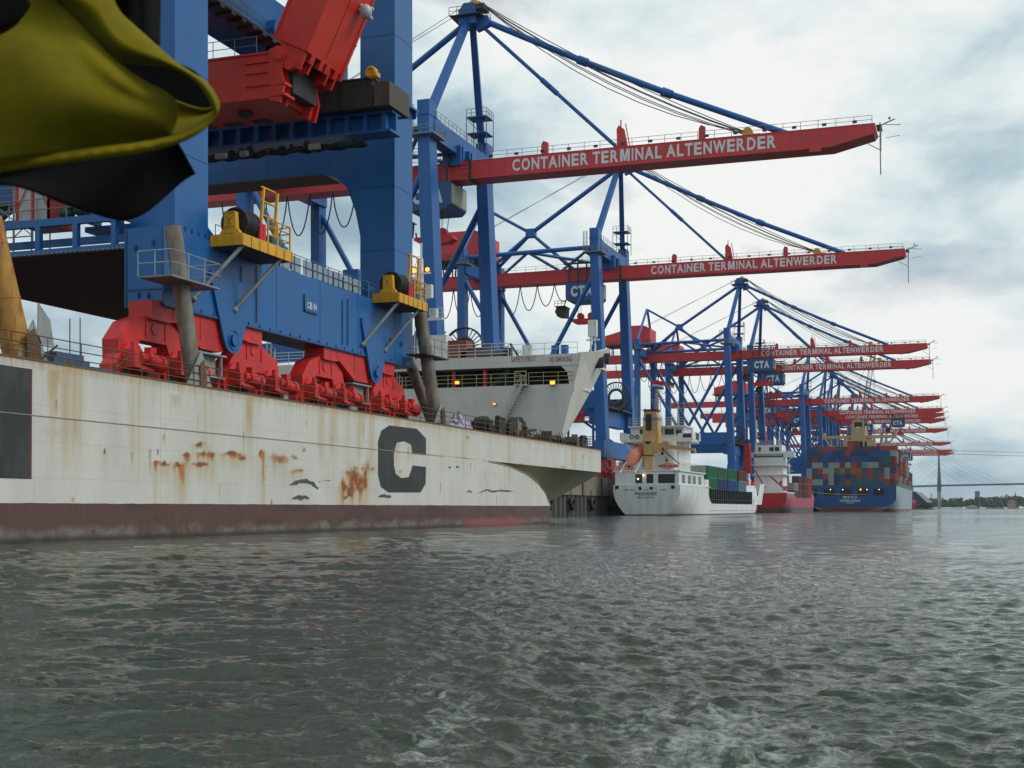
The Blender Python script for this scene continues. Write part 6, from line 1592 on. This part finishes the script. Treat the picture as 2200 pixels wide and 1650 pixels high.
def crown(mb, c, r, n=34):
    for i in range(n):
        d = Vector((rr.gauss(0, 1), rr.gauss(0, 1), rr.gauss(0, .85))); d = d.normalized() * rr.uniform(.45, 1.0)
        q = Vector(c) + Vector((d.x * r, d.y * r, d.z * r * .9)); w = r * rr.uniform(.22, .42)
        a = Vector((rr.gauss(0, 1), rr.gauss(0, 1), rr.gauss(0, 1))).normalized(); b = a.orthogonal().normalized(); e = a.cross(b)
        mb.add([q + b * w, q + e * w * .8, q - b * w, q - e * w * .8], [(0, 1, 2, 3)])
for i in range(760):
    x = rr.uniform(1500, 2700); d = rr.uniform(2650, 3800)
    h = rr.uniform(11, 20) + (d - 2650) / 1150 * 17 + 5 * math.sin(x / 57.0) * (d > 3200)
    p = farpt(x, d, 0)
    crown(mb, (p[0], p[1], h * .62), h * .5, 30)
for i in range(420):
    x = rr.uniform(-1200, 1500) if i % 2 else rr.uniform(2200, 3600); d = rr.uniform(2700, 3400); h = rr.uniform(9, 20)
    p = farpt(x, d, 0); crown(mb, (p[0], p[1], h * .6), h * .55, 14)
o = mb.build('far_wood', FOL); o['kind'] = 'stuff'
# a few houses and towers over the trees
PALE = paint('pale_wall', (.34, .33, .31), .8, .2, .05, 1)
def far_box(name, label, cat, x0, x1, y0, y1, d, mat=PALE, roof=None, win=True):
    a = far(x0, y1, d); b = far(x1, y0, d); w = (b - a); w.z = 0; L = w.length; h = b.z - a.z
    r = thing(name, label, cat, tuple(a))
    u = w.normalized(); v = Vector((-u.y, u.x, 0))
    if v.dot(a) < 0: v = -v
    def pt(i, j, z): q = a + u * i + v * j; return (q.x, q.y, z)
    mb = MB(); z0 = 0.0; z1 = b.z; dp = min(L, 14)
    vs = [pt(0, 0, z0), pt(L, 0, z0), pt(L, dp, z0), pt(0, dp, z0), pt(0, 0, z1), pt(L, 0, z1), pt(L, dp, z1), pt(0, dp, z1)]
    mb.add(vs, [(0, 1, 5, 4), (1, 2, 6, 5), (2, 3, 7, 6), (3, 0, 4, 7), (4, 5, 6, 7)])
    mb.build('wall', mat, r)
    if roof:
        rh = roof[1]; mb = MB()
        vs = [pt(-.5, -.5, z1 + .05), pt(L + .5, -.5, z1 + .05), pt(L + .5, dp + .5, z1 + .05), pt(-.5, dp + .5, z1 + .05), pt(L * .15, dp / 2, z1 + rh), pt(L * .85, dp / 2, z1 + rh)]
        mb.add(vs, [(0, 1, 5, 4), (1, 2, 5), (2, 3, 4, 5), (3, 0, 4)]); mb.build('roof', roof[0], r)
    if win and L > 6:
        mb = MB(); n = max(2, int(L / 3.5)); k = max(1, int(h / 3.4))
        for i in range(n):
            for j in range(k):
                x = (i + .5) * L / n; z = z1 - (j + .6) * 3.2
                q0 = pt(x - .8, -.1, z - .8); q1 = pt(x + .8, -.1, z - .8); mb.add([q0, q1, (q1[0], q1[1], z + .8), (q0[0], q0[1], z + .8)], [(0, 1, 2, 3)])
        mb.build('windows', GLASS, r)
    return r
ROOFR = paint('tile_roof', (.22, .07, .045), .8)
ROOFG = paint('sheet_roof', (.30, .30, .28), .7)
far_box('tower_block', 'lone grey tower block rising above the far wood', 'building', 2097, 2105, 1055, 1082, 3900, paint('tower_grey', (.16, .17, .18), .7))
far_box('riverside_house', 'pale gabled house at the far shore on the right', 'house', 2169, 2182, 1080, 1086, 2640, PALE, (ROOFR, 5))
far_box('long_shed', 'long pale flat building on the ridge of the far wood', 'building', 2122, 2152, 1068, 1078, 3850)
far_box('ridge_building', 'small pale block on the ridge left of the church spires', 'building', 2153, 2158, 1070, 1078, 3850)
far_box('shore_shed', 'low cream shed at the waterline right of the pylon', 'building', 2083, 2100, 1088, 1092, 2632, PALE, (ROOFG, 1.5), False)
def spire(x, y, d, lab):
    p = far(x, y, d); r = thing('church_spire', lab, 'church', (p.x, p.y, 0))
    MB().tube((p.x, p.y, 0), (p.x, p.y, p.z * .68), 3.2, 6).build('tower', PALE, r); MB().tube((p.x, p.y, p.z * .68), (p.x, p.y, p.z), 3.4, 8, .1).build('spire', DARK, r)
spire(2181, 1056, 3900, 'taller of two thin church spires above the far wood'); spire(2187, 1064, 3900, 'shorter of two thin church spires above the far wood')
p = far(2001, 1060, 3300); tag(MB().tube((p.x, p.y, 0), (p.x, p.y, p.z), .7, 6).box(p.x - 1.2, p.x + 1.2, p.y - 1.2, p.y + 1.2, p.z - 7, p.z - 4).build('radio_mast', DARK), 'thin mast on the skyline just left of the bridge pylon', 'mast')
# conveyor shed sloping down beside the ship's bow
r = thing('conveyor_shed', 'grey steep-roofed storage shed sloping down right of the ship bow', 'building', tuple(far(1975, 1090, 1500)))
mb = MB(); vs = []
for dd in (0, 60):
    for (x, y) in ((1950, 1091), (1950, 1054), (1966, 1056), (1981, 1059), (2004, 1080), (2004, 1091)):
        vs.append(tuple(far(x, y, 1500 + dd)))
mb.add(vs, [(0, 1, 2, 3, 4, 5), (11, 10, 9, 8, 7, 6), (0, 6, 7, 1), (1, 7, 8, 2), (2, 8, 9, 3), (3, 9, 10, 4), (4, 10, 11, 5)])
mb.build('wall', paint('shed_blue', (.05, .08, .14), .6), r)
mb = MB().add([tuple(far(1966, 1055.6, 1498)), tuple(far(1981, 1058.6, 1498)), tuple(far(2004, 1079.6, 1490)), tuple(far(1992, 1079.6, 1490))], [(3, 2, 1, 0)])
mb.add([tuple(far(1966, 1055.6, 1499)), tuple(far(1981, 1058.6, 1499)), tuple(far(2004, 1079.6, 1491)), tuple(far(1992, 1079.6, 1491))], [(0, 1, 2, 3)])
mb.build('roof', ROOFG, r)
o = MB().prism([(p_[0], p_[1]) for p_ in (farpt(1940, 1480, 0)[:2], farpt(2006, 1480, 0)[:2], farpt(2012, 1640, 0)[:2], farpt(1900, 1640, 0)[:2])], 'z', -1, .5).build('spit', FAR); o['kind'] = 'structure'
mb = MB()
for i in range(40):
    p_ = farpt(rr.uniform(1958, 2004), rr.uniform(1482, 1495), 0); h = rr.uniform(3, 8); crown(mb, (p_[0], p_[1], h * .55), h * .5, 16)
o = mb.build('shore_bushes', foliage('bush_foliage', (.06, .045, .035))); o['kind'] = 'stuff'
tag(MB().box(*[v for pr in zip(Vector(farpt(1958, 1470, 0))[:2], Vector(farpt(1958, 1470, 0))[:2]) for v in (pr[0] - 4, pr[0] + 4)], 0, 7).prism([(farpt(1958, 1470, 0)[0] - 4.5, 7), (farpt(1958, 1470, 0)[0] + 4.5, 7), (farpt(1958, 1470, 0)[0], 11)], 'y', farpt(1958, 1470, 0)[1] - 4.5, farpt(1958, 1470, 0)[1] + 4.5).build('red_hut', paint('hut_red', (.35, .04, .05), .6)), 'small red hut by the water at the foot of the grey shed', 'hut')
# bridge
br = thing('cable_stayed_bridge', 'distant blue-grey cable-stayed bridge with a slim tapering pylon', 'bridge', farpt(2016, 3100, 0))
BB = paint('bridge_blue', (.05, .13, .22), .6, .1, .05, 1)
def lens(pts_l, pts_r, dpt, name, mat):
    mb = MB(); d0 = 3100
    ring = pts_l + pts_r[::-1]; n = len(ring)
    vs = [tuple(far(x, y, d0)) for x, y in ring] + [tuple(far(x, y, d0 + dpt)) for x, y in ring]
    mb.add(vs, [tuple(range(n)), tuple(range(2 * n - 1, n - 1, -1))] + [(i, n + i, n + (i + 1) % n, (i + 1) % n) for i in range(n)])
    return mb.build(name, mat, br)
lens([(2015.2, 966), (2015, 1000), (2013.3, 1042), (2012.8, 1048), (2013.6, 1056)], [(2018.2, 966), (2019.5, 1000), (2022.6, 1042), (2022.8, 1048), (2021.8, 1056)], 8, 'pylon', BB)
lens([(2013.6, 1056), (2013.8, 1092)], [(2021.8, 1056), (2022.0, 1092)], 10, 'pier', paint('pier_grey', (.30, .29, .27), .8))
top, bot = [], []
for k in range(33):
    x = 1700 + k * 25; y = 1041.5 - 5.6 * math.sin(min(1, max(0, (x - 2016) / 420)) * math.pi / 2) * 1.05 + (2016 - min(x, 2016)) * .030
    top.append((x, y)); bot.append((x, y + 4.0))
lens(top, bot, 16, 'deck', BB)
mb = MB()
def cable(x0, y0, x1, y1, r=.2): mb.tube(tuple(far(x0, y0, 3104)), tuple(far(x1, y1, 3104)), r, 4)
for (y0, x1) in ((972, 2160), (978, 2140), (986, 2115), (994, 2092), (1004, 2066), (1014, 2045)):
    cable(2017, y0, x1, 1041 - 5.6 * math.sin((x1 - 2016) / 420 * math.pi / 2)); cable(2016, y0, 2016 - (x1 - 2016) * .9, 1042 + (x1 - 2016) * .9 * .03)
mb.build('stay_cables', BB, br)
mb = MB()
for (ya, yb) in ((966, 974), (973, 982)):
    pts = [far(1990 + k * 30, ya + (yb - ya) * (k / 10) ** .8, 1700) for k in range(16)]; mb.path(pts, .22, 4)
tag(mb.build('power_line', DARK), 'two thin wires running off to the right from the farthest crane tip', 'power line')
# lattice jib of a mobile harbour crane far behind the booms
j0, j1 = at(1857, 880, s=860), at(1877, 758, s=860)
r = thing('jib_crane', 'red and white lattice jib leaning up behind the far crane stays', 'crane', (j0.x, j0.y, QZ))
REDW = paint('jib_red', (.42, .08, .07), .6); 
mb = MB(); mbw = MB()
d = (j1 - j0); side = Vector((0, 1, 0)); n = 18
for k in range(n):
    a, b = j0 + d * (k / n), j0 + d * ((k + 1) / n); t_m = mb if (k // 3) % 3 else mbw
    for sg in (-1, 1):
        for e in (-1, 1): t_m.tube(a + side * sg * 1.3 + Vector((e * 1.2, 0, 0)), b + side * sg * 1.3 + Vector((e * 1.2, 0, 0)), .22, 5)
    t_m.tube(a - side * 1.3, b + side * 1.3, .16, 4).tube(a + side * 1.3, b - side * 1.3, .16, 4)
mb.build('lattice_jib', REDW, r); mbw.build('lattice_band', SHIPW, r)
MB().box(j0.x - 4, j0.x + 6, j0.y - 3, j0.y + 3, QZ, 22).tube((j0.x, j0.y, 20), (j0.x, j0.y, j0.z + 2), 1.6, 10).build('tower', REDW, r)
MB().tube(j1, (j0.x + 2, j0.y + 10, j0.z + 6), .12, 4).tube(j1, (j1.x, j1.y - 1, 30), .12, 4).build('ropes', ROPE, r)

# ---------------------------------------------------------------- flag at the boat's stern, close to the viewer
def cloth(name, col, dark, scale=420):
    m = bpy.data.materials.new(name); m.use_nodes = True; t = m.node_tree; b = t.nodes['Principled BSDF']
    oc = N(t, 'ShaderNodeTexCoord').outputs['Object']
    n = noise(t, oc, 14, 8, .7); wv = noise(t, oc, scale, 3, .6)
    link(t, mixc(t, ramp(t, M_(t, 'ADD', M_(t, 'MULTIPLY', n, .7), M_(t, 'MULTIPLY', wv, .4)), [(.35, 0.), (.75, 1.)]), dark, col), b.inputs['Base Color'])
    b.inputs['Roughness'].default_value = .95; b.inputs['Specular IOR Level'].default_value = .08; b.inputs['Sheen Weight'].default_value = 0.0
    bn = N(t, 'ShaderNodeBump'); bn.inputs['Strength'].default_value = .4; bn.inputs['Distance'].default_value = .002
    link(t, M_(t, 'ADD', wv, M_(t, 'MULTIPLY', n, 1.5)), bn.inputs['Height']); link(t, bn.outputs[0], b.inputs['Normal'])
    return m
GOLD = cloth('gold_cloth', (.20, .165, .010), (.125, .104, .008))
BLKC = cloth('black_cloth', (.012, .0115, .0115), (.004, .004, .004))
REDC = cloth('red_cloth', (.20, .03, .02), (.1, .015, .01))
HEM = cloth('hem_cloth', (.30, .225, .012), (.20, .155, .010))
fl = thing('ensign', 'wind-blown black, red and gold flag close to the viewer at top left', 'flag', tuple(at(-60, 200, d=2.3)))
def interp(poly, u):
    L = [0]
    for a, b in zip(poly[:-1], poly[1:]): L.append(L[-1] + math.hypot(b[0] - a[0], b[1] - a[1]))
    x = u * L[-1]
    for i in range(len(poly) - 1):
        if x <= L[i + 1] + 1e-9:
            f = (x - L[i]) / max(1e-9, L[i + 1] - L[i]); return (poly[i][0] + f * (poly[i + 1][0] - poly[i][0]), poly[i][1] + f * (poly[i + 1][1] - poly[i][1]))
    return poly[-1]
def smooth_poly(p, k=2):
    for _ in range(k):
        q = [p[0]]
        for a, b in zip(p[:-1], p[1:]): q += [(a[0] * .75 + b[0] * .25, a[1] * .75 + b[1] * .25), (a[0] * .25 + b[0] * .75, a[1] * .25 + b[1] * .75)]
        p = q + [p[-1]]
    return p
def sheet(name, top, bot, depth, mat, nu=64, nv=28, thick=.004):
    top, bot = smooth_poly(top), smooth_poly(bot)
    def fn(u, v):
        a, b = interp(top, u), interp(bot, u)
        x = a[0] + (b[0] - a[0]) * v; y = a[1] + (b[1] - a[1]) * v
        return tuple(at(x, y, d=2.3 + depth(u, v, x, y)))
    o = MB().grid(fn, nu, nv).build(name, mat, fl)
    sol = o.modifiers.new('thickness', 'SOLIDIFY'); sol.thickness = thick; sol.offset = 0
    return o
g = lambda x, c, w: math.exp(-((x - c) / w) ** 2)
# front panel of the gold stripe
sheet('gold_panel', [(-140, -60), (60, -60), (150, 20), (205, 82), (262, 141), (318, 180), (356, 196), (376, 214), (384, 232), (378, 262), (366, 290)],
      [(-140, 372), (0, 345), (80, 335), (160, 325), (240, 316), (300, 309), (335, 303), (352, 298), (360, 295), (364, 292), (366, 290)],
      lambda u, v, x, y: -.10 * g(v, .5, .42) * (1 - .5 * u) + .05 * math.sin(3.2 * v + 5 * u) * (1 - u) + .10 * u ** 3 + .03 * g(v, .15, .12) * math.sin(7 * u), GOLD)
# the edge turned back over it, and the tip curling round
sheet('gold_fold', [(40, -60), (232, -60), (245, 18), (300, 66), (368, 128), (412, 158), (440, 172), (458, 196), (473, 224), (466, 244)],
      [(60, -60), (150, 15), (205, 78), (250, 128), (300, 137), (345, 139), (392, 152), (424, 176), (448, 208), (466, 244)],
      lambda u, v, x, y: .02 + .05 * v * (1 - v) * 4 * -1 + .05 * v * u - .02 * g(v, .7, .2), GOLD, 64, 16)
sheet('gold_tip', [(352, 214), (372, 214), (392, 222), (420, 232), (446, 236), (468, 226)], [(352, 300), (385, 293), (410, 283), (430, 272), (450, 258), (466, 240)],
      lambda u, v, x, y: .15 - .05 * v + .03 * math.sin(4 * v), GOLD, 30, 16)
sheet('fold_inside_shade', [(205, 70), (262, 105), (320, 122), (352, 126), (396, 140), (432, 160), (462, 215)], [(205, 100), (262, 175), (320, 225), (360, 250), (388, 280), (415, 285), (455, 262)],
      lambda u, v, x, y: .20, BLKC, 40, 10)  # black cloth stands in for the shade inside the fold
sheet('hem', [(-140, 372), (0, 343), (80, 333), (160, 323), (240, 314), (300, 307), (350, 298), (385, 290), (415, 278), (440, 262), (462, 238)],
      [(-140, 400), (0, 369), (80, 357), (160, 346), (240, 336), (300, 328), (350, 317), (390, 304), (420, 290), (446, 270), (468, 242)],
      lambda u, v, x, y: -.012 * math.sin(math.pi * v) - .02 + .05 * u ** 3 + .0012 * math.sin(u * 90 + 3 * math.sin(u * 11)), HEM, 120, 6, .004)
sheet('red_panel', [(-140, 20), (-20, 20), (14, 30), (36, 30)], [(-140, 110), (-20, 82), (15, 68), (42, 48)], lambda u, v, x, y: -.16, REDC, 16, 6)
sheet('black_panel', [(-140, -40), (-10, -30), (30, -10), (62, 0)], [(-140, 60), (-10, 66), (40, 50), (66, 10)], lambda u, v, x, y: -.18, BLKC, 16, 6)
sheet('black_panel', [(-140, 340), (0, 345), (120, 330), (240, 315), (330, 300), (372, 292), (384, 310)], [(-140, 420), (0, 392), (60, 405), (125, 432), (200, 460), (262, 476), (308, 462), (352, 424), (395, 385), (420, 372)],
      lambda u, v, x, y: .22 + .10 * math.sin(6 * u + 2 * v) * v, BLKC, 60, 18)
sheet('black_panel', [(224, -60), (300, -60), (345, -60)], [(246, 22), (302, 70), (342, 98)], lambda u, v, x, y: .25 + .05 * math.sin(7 * u), BLKC, 20, 14)

# ---------------------------------------------------------------- river air
mb = MB().box(-400, 9600, -6500, 9000, -4, 150)
hm = bpy.data.materials.new('haze'); hm.use_nodes = True
t = hm.node_tree; t.nodes.remove(t.nodes['Principled BSDF'])
pv = N(t, 'ShaderNodeVolumePrincipled'); pv.inputs['Color'].default_value = (.80, .88, .95, 1); pv.inputs['Density'].default_value = 0.00004
link(t, pv.outputs[0], t.nodes['Material Output'].inputs['Volume'])
o = mb.build('haze', hm); o['kind'] = 'stuff'
